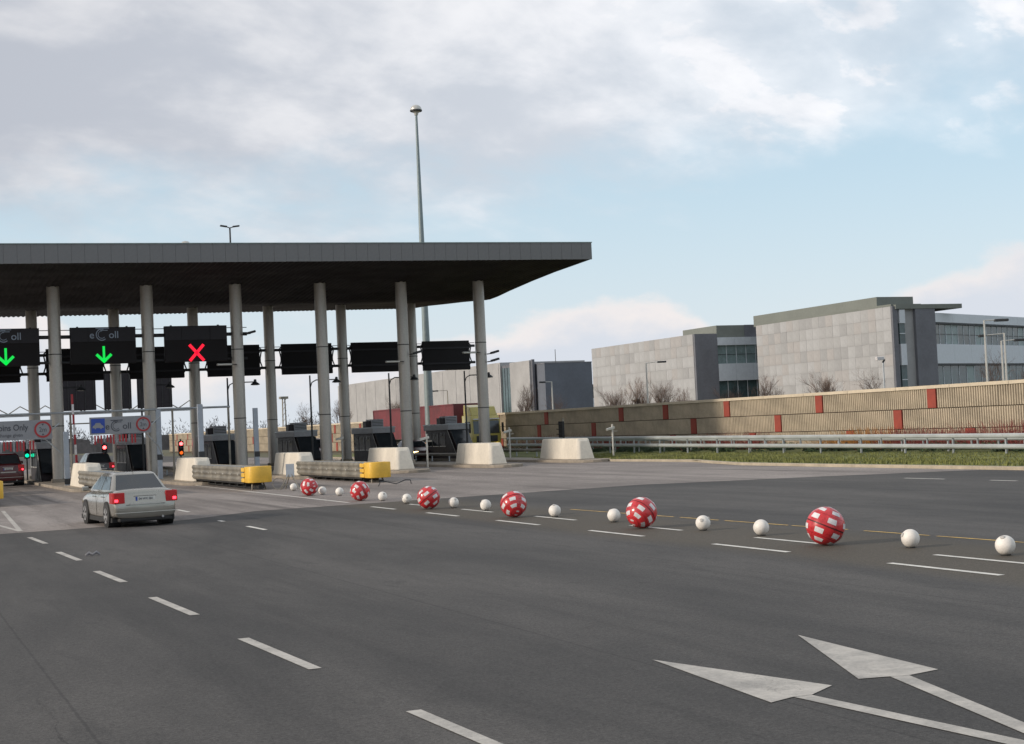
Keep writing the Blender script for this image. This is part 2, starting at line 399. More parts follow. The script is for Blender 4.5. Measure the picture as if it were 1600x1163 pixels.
# painted markings (flat sheets)
def mark(name, rects, z, m):
    o = MB()
    for poly in rects: o.add([(p[0], p[1], z) for p in poly], [tuple(range(len(poly)))])
    return struct(o.build(name, m))
def dash(xc, y0, y1, w=.15, dx=0): return [(xc-w/2, y0), (xc+w/2, y0), (xc+w/2+dx, y1), (xc-w/2+dx, y1)]
for k, (y0, y1, xc) in enumerate([(8.6, 11.45, 4.03), (14.05, 16.7, 3.84), (19.35, 22.0, 3.72), (24.75, 27.3, 3.63), (30.1, 32.9, 3.58), (36.0, 38.9, 3.54)]):
    mark('lane_dash', [dash(xc+.02, y0, y1, .13, -.1)], .006, M_paintw)
for y0, y1 in ((15.4, 17.75), (20.35, 22.7), (25.3, 27.65), (30.2, 32.65), (35.2, 37.55), (40.2, 42.4)):
    mark('lane_dash', [dash(13.58, y0, y1, .12)], .006, M_paint)
for y0, y1 in ((10.9, 13.2), (15.9, 18.2), (21.0, 23.2), (25.9, 28.1), (30.8, 33.1), (35.8, 38.0), (40.3, 42.4)):
    mark('lane_dash', [dash(14.78, y0, y1, .11)], .006, M_paint)
for y0, y1 in ((35.3, 37.2), (40.0, 40.6)): mark('lane_dash', [dash(8.6, y0, y1, .12)], .006, M_paint)
for y0, y1 in ((46.4, 48.4), (52, 54)): mark('lane_dash', [dash(8.9, y0, y1, .12)], .009, M_paint)
for y0, y1 in ((22.0, 24.0), (27.8, 29.8), (33.0, 34.1), (36.1, 38.0)): mark('lane_dash', [dash(29.85, y0, y1, .12)], .006, M_paint)
mark('edge_line', [dash(13.85, 45.6, 72, .12, .3)], .009, M_paint)
mark('edge_line', [dash(3.5, 41.9, 56, .13, .6)], .009, M_paintw)
mark('edge_line', [dash(3.5, 41.9, 56, .13, -1.0)], .011, M_paintw)
yl = []
yy = 12.0
while yy < 34.3:
    l = random.uniform(1.2, 3.4); yl.append([(16.95-(yy-19)*.028-.03, yy), (16.95-(yy-19)*.028+.03, yy), (16.95-(yy+l-19)*.028+.03, yy+l), (16.95-(yy+l-19)*.028-.03, yy+l)]); yy += l+random.uniform(.1, .7)
mark('yellow_line', yl, .006, M_yline)
# the two arrows, traced in ground metres
mark('lane_arrow', [[(6.69, 12.4), (6.43, 9.99), (6.70, 10.08), (6.86, 10.06), (7.23, 10.30)], [(6.70, 10.07), (6.93, 7.4), (7.03, 2.0), (7.22, 2.0), (7.10, 7.4), (6.86, 10.05)]], .006, M_paintw)
mark('lane_arrow', [[(8.60, 12.80), (7.58, 10.41), (7.85, 10.34), (8.01, 10.29), (8.38, 10.36)], [(7.85, 10.33), (7.25, 8.2), (5.9, 3.5), (6.05, 3.45), (7.42, 8.2), (8.01, 10.28)]], .006, M_paintw)

# ------------------------------------------------------------------ canopy
XC = [9.565+5.284*i for i in range(-2, 6)]
can = thing('toll_canopy', 'long grey toll plaza canopy with dark hull shaped underside on two rows of round columns', 'canopy', (9.565, 94.5, 0))
def cz(X): return (X-40)*.009
prof = [(79.4, 12.0), (82, 11.9), (84.5, 11.81), (88, 11.62), (91.9, 11.35), (94, 11.17), (95.5, 11.10), (97.1, 11.2), (100, 11.38), (103.9, 11.58), (107.5, 11.78), (111.5, 11.92)]
sv = []; sf = []; xs = []; X = -14.0
while X < 40.001: xs.append(X); X += .33/6
for k, X in enumerate(xs):
    w = .035*math.sin(k*2*PI/6)
    for (Y, Z) in prof: sv.append((X-9.565, Y-94.5, Z+cz(X)+w))
np_ = len(prof)
for i in range(len(xs)-1):
    for j in range(np_-1): q = i*np_+j; sf.append((q, q+1, q+np_+1, q+np_))
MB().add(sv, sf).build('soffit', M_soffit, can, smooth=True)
rb = MB()
for X0, X1 in ((-14, 40),):
    vs = []
    for X in (X0, X1):
        pts = [(Y, Z+.05) for Y, Z in prof]+[(111.5, 12.95), (79.5, 12.95)]
        vs += [(X-9.565-(.02 if X > 0 else -.02), Y-94.5, Z+cz(X)) for Y, Z in pts]
    n = len(vs)//2
    rb.add(vs, [tuple(range(n)), tuple(reversed(range(n, 2*n)))]+[(i, i+n, (i+1) % n+n, (i+1) % n) for i in range(n)])
rb.build('roof_deck', M_fascia, can)
fm = MB().box(.004, .671, -.06, .06, 0, 1.0).mesh('fascia_panel', M_fascia, bevel=.004)
k = 0; X = -14.0
while X < 39.9:
    link('fascia_panel', fm, can, (X-9.565, 79.38-94.5, 12.0+cz(X)+random.uniform(-.003, .003))); X += .675
MB().add([(a, c-.09+d, e) for a, e0 in ((-14-9.565, cz(-14)), (40.03-9.565, 0)) for c, d, e in ((79.38-94.5, 0, 13.0+e0), (79.38-94.5, .3, 13.0+e0), (79.38-94.5, .3, 13.05+e0), (79.38-94.5, 0, 13.05+e0))],
         [(0, 1, 2, 3), (4, 5, 6, 7), (0, 1, 5, 4), (1, 2, 6, 5), (2, 3, 7, 6), (3, 0, 4, 7)]).build('coping_trim', mat('coping_green_grey', (.20, .25, .24), .5, .2), can)
cm = MB().lathe([(.36, 0), (.36, 5.35), (.36, 12.6)], 28).mesh('column', M_col, smooth=True)
jm = MB().lathe([(.365, 0), (.372, .01), (.372, .05), (.365, .06)], 28).mesh('joint_band', M_dark, smooth=True)
bm_ = MB().lathe([(.46, 0), (.46, .22), (.42, .26)], 28).mesh('base_collar', M_island, smooth=True)
for X in XC:
    for Y in (87.9, 101.07):
        c = link('column', cm, can, (X-9.565, Y-94.5, .1)); c.scale = (1, 1, (11.55 if Y < 90 else 11.4)/12.6+cz(X)/12.6)
        for zz in (3.6, 8.2):
            link('joint_band', jm, c, (0, 0, zz))
        link('base_collar', bm_, c, (0, 0, 0))

# islands
for k, X in enumerate(XC):
    pts = []
    for t in range(9): a = PI+PI*t/8; pts.append((X+math.cos(a)*1.15, 73.0+math.sin(a)*1.6))
    pts += [(X+1.15, 118), (X-1.15, 118)]
    struct(MB().prism(pts, 'z', 0.0, .15).build('traffic_island', M_island, bevel=.02))

# ------------------------------------------------------------------ gantries
gf = thing('sign_gantry', 'front dark steel tube gantry carrying the lane signs between the near columns', 'gantry', (9.565, 88, 0))
MB().tube([(-15, 0, 8.47), (11.2, 0, 8.47)], .11, 10).build('beam', M_dark, gf, smooth=True)
MB().tube([(-15, 0, 8.86), (11.2, 0, 8.86)], .025, 6).build('conduit', M_dark, gf)
MB().tube([(-15, .05, 7.0), (11.2, .05, 7.0)], .08, 10).build('beam', M_dark, gf, smooth=True)
gr = thing('sign_gantry', 'rear dark steel tube gantry carrying plain black boards between the far columns', 'gantry', (9.565, 101.07, 0))
MB().tube([(-15, 0, 8.2), (31.3, 0, 8.2)], .10, 10).build('beam', M_dark, gr, smooth=True)
MB().tube([(-15, 0, 6.98), (31.3, 0, 6.98)], .10, 10).build('beam', M_dark, gr, smooth=True)
MB().tube([(-15, 0, 8.42), (31.3, 0, 8.42)], .025, 6).build('conduit', M_dark, gr)
def etoll(parent, x, y, zb, h, m):
    """the mark: e, a tall C under a bar, oll"""
    text('letter', 'e', h*.85, m, parent, (x-h*1.22, y, zb+h*.1), bold=.004)
    bars = MB()
    cx_, cz_ = x-h*.2, zb+h*.40
    for r1, r2, a0, a1 in ((h*.52, h*.44, 70, 310), (h*.34, h*.29, 80, 320)):
        n = 18; vs = []
        for k in range(n+1):
            a = R(a0+(a1-a0)*k/n)
            for rr in (r1, r2):
                vs.append((cx_+math.cos(a)*rr*.95, y, cz_+math.sin(a)*rr)); vs.append((cx_+math.cos(a)*rr*.95, y-.006, cz_+math.sin(a)*rr))
        fs = []
        for k in range(n):
            q = k*4; fs += [(q, q+4, q+6, q+2), (q+1, q+3, q+7, q+5), (q, q+1, q+5, q+4), (q+2, q+6, q+7, q+3)]
        bars.add(vs, fs)
    bars.box(cx_-h*.5, cx_+h*.62, y-.008, y-.001, cz_+h*.5, cz_+h*.58).box(cx_-h*.12, cx_+h*.5, y-.008, y-.001, cz_+h*.34, cz_+h*.4)
    bars.build('emblem', m, parent)
    text('letter', 'oll', h*.85, m, parent, (x+h*.38, y, zb+h*.1), bold=.004)
def lane_sign(x, label, sym, logo):
    t = thing('lane_sign', label, 'sign', (x, 87.6, 6.85), 0, None)
    MB().box(-1.85, 1.85, 0, .3, 0, 2.13).build('cabinet', M_sign, t, bevel=.02)
    MB().box(-1.83, -.86, -.03, 0, 1.30, 2.1).build('header_panel', M_signh, t)
    MB().box(-.84, .82, -.03, 0, 1.30, 2.1).build('header_panel', M_signh, t)
    MB().box(.84, 1.83, -.03, 0, 1.30, 2.1).build('header_panel', M_signh, t)
    for s_ in (-1.4, 1.4): MB().box(s_-.05, s_+.05, .3, .45, .1, 2.2).build('hanger', M_dark, t)
    if logo: etoll(t, .05, -.036, 1.42, .68, M_pale)
    e = MB()
    def bar(p, q, w):
        p, q = Vector(p), Vector(q); d = (q-p).normalized(); nrm = Vector((-d.y, d.x))*w/2
        vs = [(v.x, yy_, v.y) for yy_ in (-.05, -.004) for v in (p+nrm, p-nrm, q-nrm, q+nrm)]
        e.add(vs, [(0, 1, 2, 3), (7, 6, 5, 4), (0, 4, 5, 1), (1, 5, 6, 2), (2, 6, 7, 3), (3, 7, 4, 0)])
    if sym == 'arrow':
        bar((0, 1.02), (0, .2), .13); bar((-.42, .55), (.04, .1), .16); bar((.42, .55), (-.04, .1), .16)
        e.build('green_arrow', M_eg, t)
    else:
        bar((-.42, 1.0), (.42, .04), .17); bar((.42, 1.0), (-.42, .04), .17)
        e.build('red_cross', M_er, t)
    return t
lane_sign(6.85, 'black lane sign with green arrow, cut off by the left edge of the photo', 'arrow', True)
lane_sign(12.25, 'black lane sign with a whole pale word above its lit green arrow', 'arrow', True)
lane_sign(17.62, 'black lane sign with blank header over a lit red cross', 'cross', False)
# rear boards
rbd = thing('gantry_board', 'plain black board on the rear gantry, rightmost, beside the last column', 'sign', (38.5, 100.85, 6.43), 0, 'black boards on the rear gantry')
MB().box(-1.82, 1.82, -.12, .12, 0, 2.15).build('cabinet', M_sign, rbd, bevel=.02)
for zz in (.5, 1.62): MB().box(-1.83, 1.83, -.2, -.12, zz-.06, zz+.06).build('rail', M_signh, rbd)
MB().box(-1.83, 1.83, -.16, -.12, .02, .3).build('lower_flap', M_sign, rbd)
for s_ in (-1, 1):
    MB().tube([(s_*1.8, -.05, 1.95), (s_*1.98, -.05, 1.8), (s_*1.86, -.05, 1.2), (s_*1.86, -.05, .95), (s_*1.98, -.05, .6), (s_*1.8, -.05, .35)], .05, 6).build('clamp_bracket', M_dark, rbd)
lbl = ['plain black board on the rear gantry, behind the sign cut by the left edge', 'plain black board on the rear gantry, behind the green arrow sign', 'plain black board on the rear gantry, behind the red cross sign',
       'plain black board on the rear gantry, just right of the red cross sign', 'plain black board on the rear gantry, third from the right end', 'plain black board on the rear gantry, second from the right end']
for X, l in zip((6.9, 12.2, 17.55, 22.8, 28.0, 33.1), lbl): dup(rbd, l, (X, 100.85, 6.45))

# ------------------------------------------------------------------ islands' furniture
# long tapered concrete blocks
bl = MB()
def block_sec(y, w0, w1, z1): return [(-w0, y, 0), (w0, y, 0), (w1, y, z1), (-w1, y, z1)]
secs = [block_sec(-2.75, .42, .26, 1.0), block_sec(-2.6, .55, .36, 1.17), block_sec(2.3, .55, .36, 1.17), block_sec(2.5, .5, .3, 1.0)]
secs[0] = [(x_, y_+(.30 if z_ > .1 else 0), z_) for x_, y_, z_ in secs[0]]; secs[1] = [(x_, y_+(.30 if z_ > .1 else 0), z_) for x_, y_, z_ in secs[1]]
vs = [p for s_ in secs for p in s_]; fs = [(3, 2, 1, 0), (12, 13, 14, 15)]
for i in range(3):
    for k in range(4): q = i*4; fs.append((q+k, q+(k+1) % 4, q+4+(k+1) % 4, q+4+k))
bl.add(vs, fs)
names = ['cream concrete end block at the left edge of the photo', 'cream concrete end block left of the silver car, behind ribbed crash cushion', 'cream concrete end block behind the first yellow nosed crash cushion',
         'cream concrete end block behind the second yellow nosed crash cushion', 'cream concrete end block right of the second yellow nose', 'cream concrete end block standing clear before the rightmost column', 'cream concrete end block, rightmost, nearest the grass verge']
blk0 = None
for X, l in zip(XC[1:], names[:1]+names[1:7]):
    if blk0 is None:
        blk0 = thing('concrete_block', l, 'barrier block', (X, 75.9, .14), 0, 'tapered concrete blocks at the island ends')
        bl.build('block', M_conc, blk0, smooth=False, bevel=.06)
        MB().box(-.62, .62, -3.0, 2.6, 0, .03).build('footing', M_island, blk0)
    else: dup(blk0, l, (X, 75.9, .14))

# crash cushions
cu = thing('crash_cushion', 'ribbed steel crash cushion with yellow nose left of the A frame stand', 'crash cushion', (14.80, 60.75, 0), 0, 'crash cushions before the toll islands')
def ribbed(y0, y1, x, s_, zs=(.32, .98)):
    z0, z1 = zs; o = MB(); n = 14; pts = []
    for k in range(n+1):
        zz = z0+(z1-z0)*k/n; ph = k/n*3*2*PI; pts.append((x+s_*.045*(1-math.cos(ph))/2*1.0, zz))
    poly = pts+[(x-s_*.03, z1), (x-s_*.03, z0)]
    return o.prism(poly, 'y', y0, y1)
for i in range(7):
    y0 = 1.7+i*1.55
    for s_ in (-1, 1):
        p = ribbed(y0, y0+1.62, s_*(.44+.004*i), s_).build('fender_panel', M_galvd, cu, smooth=True)
        MB().box(s_*.505-.012, s_*.505+.012, y0+.66, y0+.82, .62, .68).build('slot_bolt', M_trim, p)
MB().box(-.42, .42, 1.6, 12.5, .90, .95).build('top_cover', M_galv, cu)
for i in range(8): MB().box(-.35, .35, 1.8+i*1.5, 1.86+i*1.5, .12, .9).build('diaphragm', M_black, cu)
MB().box(-.12, .12, .4, 12.4, .06, .22).build('ground_rail', M_black, cu)
MB().box(-.40, .40, 1.9, 12.2, .24, .34).build('underside_cable_tray', M_black, cu)
nose = []
for t in range(13): a = PI+PI*t/12; nose.append((math.cos(a)*.50, 0.58+math.sin(a)*.25))
MB().prism(nose+[(.50, 1.3), (-.50, 1.3)], 'z', .31, .99).build('nose', M_yel, cu, smooth=True, bevel=.03)
for s_ in (-1, 1):
    for zz in (.33, .55, .77):
        MB().box(s_*.49-.045, s_*.49+.045, 1.2, 1.78, zz, zz+.17).build('nose_strap', M_yel, cu, bevel=.02)
for s_ in (-.3, .3): MB().tube([(s_, .8, 0), (s_*.7, 1.1, .4)], .035, 6).build('nose_leg', M_galvd, cu)
dup(cu, 'ribbed steel crash cushion with yellow nose behind the far red balls', (20.12, 60.85, -.1))
dup(cu, 'ribbed steel crash cushion half hidden behind the silver car', (9.5, 62.0, 0))
dup(cu, 'ribbed steel crash cushion whose yellow nose just shows at the left edge', (3.95, 59.6, 0))

# booths
def booth():
    t = thing('toll_booth', '', 'booth', (0, 0, 0), 0, 'toll booths on the islands')
    MB().prism([(-3.1, .0), (-1.35, 1.92), (2.9, 1.92), (2.9, 0)], 'x', -.68, .68).build('body', M_booth, t, bevel=.02)
    MB().prism([(-3.02, .5), (-1.75, 1.86), (-1.80, 1.88), (-3.07, .5)], 'x', -.62, .62).build('raked_screen', M_glass, t)
    for s_ in (-1, 1):
        MB().tube([(s_*.70, -3.14, 0), (s_*.70, -1.36, 1.94)], .022, 6).build('edge_trim', M_trim, t)
        for y0 in (-.9, .45, 1.75):
            w = MB().box(s_*.685-.01, s_*.685+.01, y0, y0+1.05, .85, 1.75).build('window', M_glass, t)
            MB().box(s_*.70-.008, s_*.70+.008, y0-.03, y0+1.08, .80, .85).build('sill', M_trim, w)
        MB().box(s_*.685-.012, s_*.685+.012, -.9, 2.8, .1, .75).build('side_panel', M_booth, t)
    MB().box(-.78, .78, -1.7, 3.05, 1.92, 2.34).build('roof', M_roofb, t, bevel=.03)
    MB().box(-.82, .82, -1.74, 3.09, 2.26, 2.32).build('roof_trim', M_galv, t)
    pb = MB().box(-.35, .5, -.2, 1.0, 2.34, 2.86).build('plant_box', M_roofb, t, bevel=.02)
    for k in range(4): MB().box(-.3, .45, -.215, -.2, 2.42+k*.1, 2.46+k*.1).build('grille_slat', M_dark, pb)
    MB().box(-.7, -.3, -.1, .6, 2.34, 2.75).build('plant_box', M_booth, t)
    return t
bt = booth()
bl_l = ['dark toll booth with raked front beyond the red car at the left edge', 'dark toll booth with raked front behind the blue car pictogram board', 'dark toll booth with raked front below and right of the red cross sign', 'dark toll booth with raked front between the third and fourth near columns',
        'dark toll booth with raked front before the rear end of the red container', 'dark toll booth with raked front beside the yellow truck cab']
for i in range(6):
    X = 9.565+5.284*i
    if i == 0: bt.location = (X, 94.2, .15); bt['label'] = bl_l[0]
    else: dup(bt, bl_l[i], (X, 94.2, .15))

# lamp poles rising from booth fronts, with hood lamps
lp = thing('hooded_lamp', '', 'lamp', (0, 0, 0), 0, 'hooded lane lamps on thin poles')
MB().tube([(0, 0, 0), (0, 0, 5.8)], [.075, .05], 8).build('pole', M_dark, lp, smooth=True)
MB().tube([(0, 0, 5.0), (.12, 0, 5.35), (.4, 0, 5.5), (1.7, 0, 5.5)], .035, 6).build('arm', M_dark, lp, smooth=True)
hd_ = MB().lathe([(.30, -.14), (.26, -.06), (.10, .05), (.08, .2), (.02, .22)], 12, (1.75, 0, 5.45)).build('hood', M_dark, lp, smooth=True)
MB().lathe([(.2, -.16), (.2, -.145)], 12, (1.75, 0, 5.45)).build('lens', M_trim, hd_)
ll = ['hooded lamp on thin dark pole above the leftmost booth', 'hooded lamp on thin dark pole above the lettered white board', 'hooded lamp on thin dark pole under the red cross sign', 'hooded lamp on thin dark pole beside the fourth near column', 'hooded lamp on thin dark pole before the red container', 'hooded lamp on thin dark pole beside the rightmost column']
for i in range(6):
    loc = (9.565+5.284*i-(.0), 91.0, .15)
    if i == 0: lp.location = loc; lp['label'] = ll[0]
    else: dup(lp, ll[i], loc)

# floodlights bracketed to near columns
fl = thing('floodlight', 'small dark floodlight clamped to the third near column', 'lamp', (XC[4], 87.9, 8.45), 0, 'floodlights clamped to the columns')
MB().tube([(.3, -.25, -.05), (.75, -.45, 0)], .04, 6).build('arm', M_dark, fl)
MB().box(-.28, .28, -.14, .14, -.06, .08, Matrix.Translation((.75, -.5, .05)) @ Matrix.Rotation(R(-14), 4, 'Y')).build('head', M_dark, fl, bevel=.03)
for X, zz, l in ((XC[6], 7.0, 'small dark floodlight clamped to the fifth near column'), (XC[7], 6.9, 'small dark floodlight clamped to the rightmost column, upper of two'),
                 (XC[7], 6.4, 'small dark floodlight clamped to the rightmost column, lower of two')):
    dup(fl, l, (X, 87.9, zz))
for X, zz, l in ((XC[6]-.3, 6.5, 'pale long floodlight by the fifth near column, against the black board'), (XC[4]-.3, 6.6, 'pale long floodlight by the third near column, against the black board'), (XC[7]-.4, 6.95, 'pale long floodlight left of the rightmost column')):
    t = thing('floodlight', l, 'lamp', (X, 87.3, zz), PI, 'pale long floodlights')
    MB().box(.2, 1.1, -.12, .12, -.05, .07).build('head', M_trim, t, bevel=.03)
    MB().tube([(-.1, 0, 0), (.25, 0, 0)], .03, 6).build('arm', M_dark, t)

# steel lane posts
pp = thing('lane_post', 'flat pale blue steel post between silver car and first end block', 'post', (14.25, 82.0, .0), 0, 'pale blue steel lane posts')
MB().box(-.13, .13, -.1, .1, .1, 3.95).build('post', M_post, pp, bevel=.01)
MB().box(-.3, .3, -.3, .3, .1, .16).build('base_plate', M_galvd, pp)
MB().box(-.15, .15, -.12, -.10, 1.2, 1.5).build('hatch', M_dark, pp)
dup(pp, 'flat pale blue steel post behind the first concrete end block', (15.45, 76.6, .1))
dup(pp, 'flat pale blue steel post behind the first yellow nose', (19.7, 82.2, -.1))
dup(pp, 'flat pale blue steel post beside the leftmost near column', (9.1, 80.0, -1.0))
# portal of slim tubes over the green arrow lane
pt = thing('height_portal', 'thin steel tube portal spanning the lanes behind the hanging boards', 'portal', (9.6, 84.6, 0))
for x_ in (.3, 4.6, 5.9, 9.1): MB().tube([(x_, 0, .1), (x_, 0, 4.0)], .06, 8).build('upright', M_galvd, pt, smooth=True)
MB().tube([(-5, 0, 4.03), (9.2, 0, 4.03)], .06, 8).build('crossbar', M_galv, pt, smooth=True)
MB().tube([(.2, 0, 3.4), (2.3, 0, 3.4)], .035, 8).build('crossbar', M_galvd, pt, smooth=True)
# hanging width boards
def ring(parent, x, zc_, r):
    o = MB(); n = 28; vs = []
    for k in range(n):
        a = 2*PI*k/n
        for rr, yy_ in ((r, -.012), (r, 0), (r*.78, 0), (r*.78, -.012)): vs.append((x+math.cos(a)*rr, yy_-.014, zc_+math.sin(a)*rr))
    fs = []
    for k in range(n):
        q, q2 = k*4, ((k+1) % n)*4
        for j in range(4): fs.append((q+j, q2+j, q2+(j+1) % 4, q+(j+1) % 4))
    o.add(vs, fs).build('red_ring', M_sred, parent)
    o = MB(); vs = [(x+math.cos(2*PI*k/n)*r*.8, -.016, zc_+math.sin(2*PI*k/n)*r*.8) for k in range(n)]; o.add(vs, [tuple(range(n))]).build('disc_face', M_sgrey, parent)
    text('lettering', '2m', r*.8, M_ink, parent, (x, -.02, zc_-r*.28), 'CENTER', .9)
    for s_ in (1, -1):
        MB().add([(x-r*.16, -.022, zc_+s_*r*.7), (x+r*.16, -.022, zc_+s_*r*.7), (x, -.022, zc_+s_*r*.45)], [(0, 1, 2)]).build('pointer', M_ink, parent)
def strip_curtain(parent, x0, x1, z1, h):
    k = 0; x_ = x0
    while x_ < x1:
        hh = h*random.uniform(.8, 1.1)
        MB().box(x_, x_+.09, -.01, .01, z1-hh, z1).build('hanging_strip', M_sred if k % 4 else M_sgrey, parent); x_ += .16; k += 1
wb = thing('hanging_board', 'grey board with blue car square, pale lettering and 2m ring over the arrow lane', 'sign', (10.35, 80.2, 2.72))
MB().box(0, 3.2, 0, .06, 0, .92).build('panel', M_sgrey, wb)
MB().box(.08, .78, -.015, -.002, .08, .84).build('blue_square', M_blue, wb)
carp = [(.14, .35), (.16, .46), (.24, .50), (.32, .62), (.54, .62), (.62, .50), (.70, .46), (.72, .35), (.62, .35), (.58, .28), (.52, .35), (.34, .35), (.29, .28), (.23, .35)]
MB().prism(carp, 'y', -.024, -.017).build('car_pictogram', M_sgrey, wb)
etoll(wb, 1.48, -.006, .2, .56, M_ink); ring(wb, 2.78, .46, .38)
strip_curtain(wb, .05, 2.4, -.04, .45)
MB().tube([(3.2, .1, .4), (3.75, .3, .85)], .035, 6).build('strut', M_galv, wb); MB().tube([(2.9, .1, 0), (3.6, .3, -.75), (3.85, .5, -1.3)], .035, 6).build('strut', M_galv, wb)
wb2 = thing('hanging_board', 'grey coins only board with 2m ring at the left edge of the photo', 'sign', (4.9, 80.2, 2.62))
MB().box(0, 3.55, 0, .06, 0, 1.0).build('panel', M_sgrey, wb2)
text('lettering', 'Coins Only', .44, M_ink, wb2, (.62, -.006, .50), 'LEFT', .85, bold=.006); text('lettering', 'no change given', .25, M_ink, wb2, (.55, -.006, .18), 'LEFT', .95)
MB().lathe([(.11, 0), (.11, .02)], 16).build('coin_symbol', M_yel, wb2, loc=(.35, -.02, .6))
ring(wb2, 3.08, .5, .43)
strip_curtain(wb2, .3, 2.6, -.06, .5)
MB().tube([(3.5, .1, .45), (3.95, .2, .8)], .035, 6).build('strut', M_galv, wb2); MB().tube([(3.2, .1, 0), (3.95, .2, -.75)], .035, 6).build('strut', M_galv, wb2)
# raised barrier arm
ra = thing('barrier_arm', 'raised red and white barrier arm left of the blue car board', 'barrier', (9.95, 83.0, .15))
MB().box(-.16, .16, -.16, .16, 0, 1.0).build('cabinet', M_galvd, ra, bevel=.02)
for k in range(7): MB().box(-.05-.02*k, .06-.02*k, -.04, .04, 1.0+k*.55, 1.55+k*.55-.004).build('arm_section', M_sred if k % 2 == 0 else M_patch, ra)
# traffic lights
def tlight(label, loc, lit, lm):
    t = thing('traffic_light', label, 'traffic light', loc)
    MB().tube([(0, .12, 0), (0, .12, 2.5)], .05, 8).build('pole', M_dark, t, smooth=True)
    MB().box(-.17, .17, -.1, .1, 1.35, 2.35).build('housing', M_black, t, bevel=.02)
    for k in range(3):
        zz = 2.17-k*.31
        l = MB().lathe([(.12, 0), (.11, .03), (.06, .05)], 16); l.v = [(a, -.10-c, zz+b2) for a, b2, c in l.v]
        l.build('lamp', lm.get(k, M_glass), t, smooth=True)
        MB().tube([(-.13, -.1, zz+.05), (0, -.22, zz+.14), (.13, -.1, zz+.05)], .012, 5).build('visor', M_black, t)
tlight('three lamp traffic light showing red below the blue car board', (13.85, 100.4, -.2), 0, {0: M_tr})
tlight('three lamp traffic light showing red and amber above the first end block', (19.15, 101.8, -.2), 0, {0: M_tr, 2: M_ta})
tlight('three lamp traffic light showing green beside the red car', (8.7, 97.6, .15), 2, {2: M_tg})
t = thing('traffic_light', 'dark traffic light seen from behind above the rightmost end block', 'traffic light', (39.0, 82.6, .0), R(110))
MB().tube([(0, -.12, 0), (0, -.12, 2.5)], .05, 8).build('pole', M_galvd, t, smooth=True)
hs = MB().box(-.17, .17, -.05, .15, 1.3, 2.3).build('housing', M_black, t, bevel=.02)
for k in range(3): MB().tube([(-.13, .15, 1.5+k*.31), (-.13, .36, 1.52+k*.31), (.13, .36, 1.52+k*.31), (.13, .15, 1.5+k*.31)], .02, 5).build('visor', M_black, t)
# small white camera posts
cp = thing('camera_post', 'slim white post with small camera on the verge left of the guard rail posts', 'camera post', (39.1, 76.0, 0.05), 0, 'slim white camera posts')
MB().tube([(0, 0, 0), (0, 0, 1.95)], .055, 8).build('pole', M_trim, cp, smooth=True)
MB().box(-.04, .5, -.06, .06, 1.62, 1.76, Matrix.Rotation(R(-12), 4, 'Y')).build('camera', M_trim, cp, bevel=.02)
MB().box(.05, .3, -.04, .04, 1.5, 1.58).build('bracket', M_galvd, cp)
dup(cp, 'slim white post with small camera right of the clear standing end block', (36.9, 86.0, .12))
dup(cp, 'slim white post with small camera between the last two end blocks', (28.1, 77.2, .0))
dup(cp, 'slim white post with small camera by the booth behind the second crash cushion', (27.5, 91.5, .15))
# A-frame stand and loose wire stand
af = thing('sign_stand', 'small grey sign plate on a wire A frame beside the first yellow nose', 'sign', (15.75, 60.0, 0), R(-25))
MB().box(-.17, .17, -.02, .02, .52, 1.05).build('plate', M_post, af)
for a, c in (((-.42, -.2, 0), (-.05, 0, .62)), ((.42, -.2, 0), (.05, 0, .62)), ((-.3, .45, 0), (-.02, .02, .62)), ((.3, .45, 0), (.02, .02, .62))): MB().tube([a, c], .022, 6).build('leg', M_galvd, af)
MB().tube([(-.3, -.14, .2), (.3, -.14, .2)], .018, 6).build('brace', M_galvd, af)
MB().tube([(-.5+.25*math.cos(a), 0, .25+.24*math.sin(a)) for a in [2*PI*k/14 for k in range(15)]], .018, 6).build('wire_loop', M_galvd, af)
ws = thing('bent_wire_frame', 'small bent wire frame lying on the slab right of the second yellow nose', 'debris', (19.4, 57.2, 0), R(20))
MB().tube([(-.9, 0, .02), (-.8, 0, .18), (-.5, .1, .2), (.1, .1, .06), (.6, .1, .2), (.85, .1, .18), (.9, .1, .02)], .02, 6).build('wire', M_dark, ws)

# ------------------------------------------------------------------ traffic balls
def sph(r, n=32, m_=20, lat0=-90, lat1=90):
    o = MB(); prof_ = []
    for k in range(m_+1):
        a = R(lat0+(lat1-lat0)*k/m_); prof_.append((max(1e-4, r*math.cos(a)), r*math.sin(a)))
    return o.lathe(prof_, n)
RB = .325
rball = thing('red_traffic_ball', 'red and white chequered traffic ball, nearest and largest in the row', 'traffic ball', (14.71, 20.9, 0), 0, 'red and white balls lining the lane')
ball_parts = []
ball_parts.append(('shell', sph(RB, 40, 14, 2, 90).mesh('shell', M_red, True)))
ball_parts.append(('shell', sph(RB, 40, 14, -90, -2).mesh('shell', M_red, True)))
ball_parts.append(('seam', sph(RB*.972, 40, 2, -3, 3).mesh('seam', mat('ball_seam', (.07, .008, .01), .6), True)))
def patch(lat, lon, dl, dh, r):
    o = MB(); nu, nv = 5, 4; vs = []
    for j in range(nv+1):
        for i in range(nu+1):
            a = R(lat-dh/2+dh*j/nv); c = R(lon-dl/2+dl*i/nu)/max(.3, 1); vs.append((r*math.cos(a)*math.cos(c), r*math.cos(a)*math.sin(c), r*math.sin(a)))
    fs = [(j*(nu+1)+i, j*(nu+1)+i+1, (j+1)*(nu+1)+i+1, (j+1)*(nu+1)+i) for j in range(nv) for i in range(nu)]
    return o.add(vs, fs)
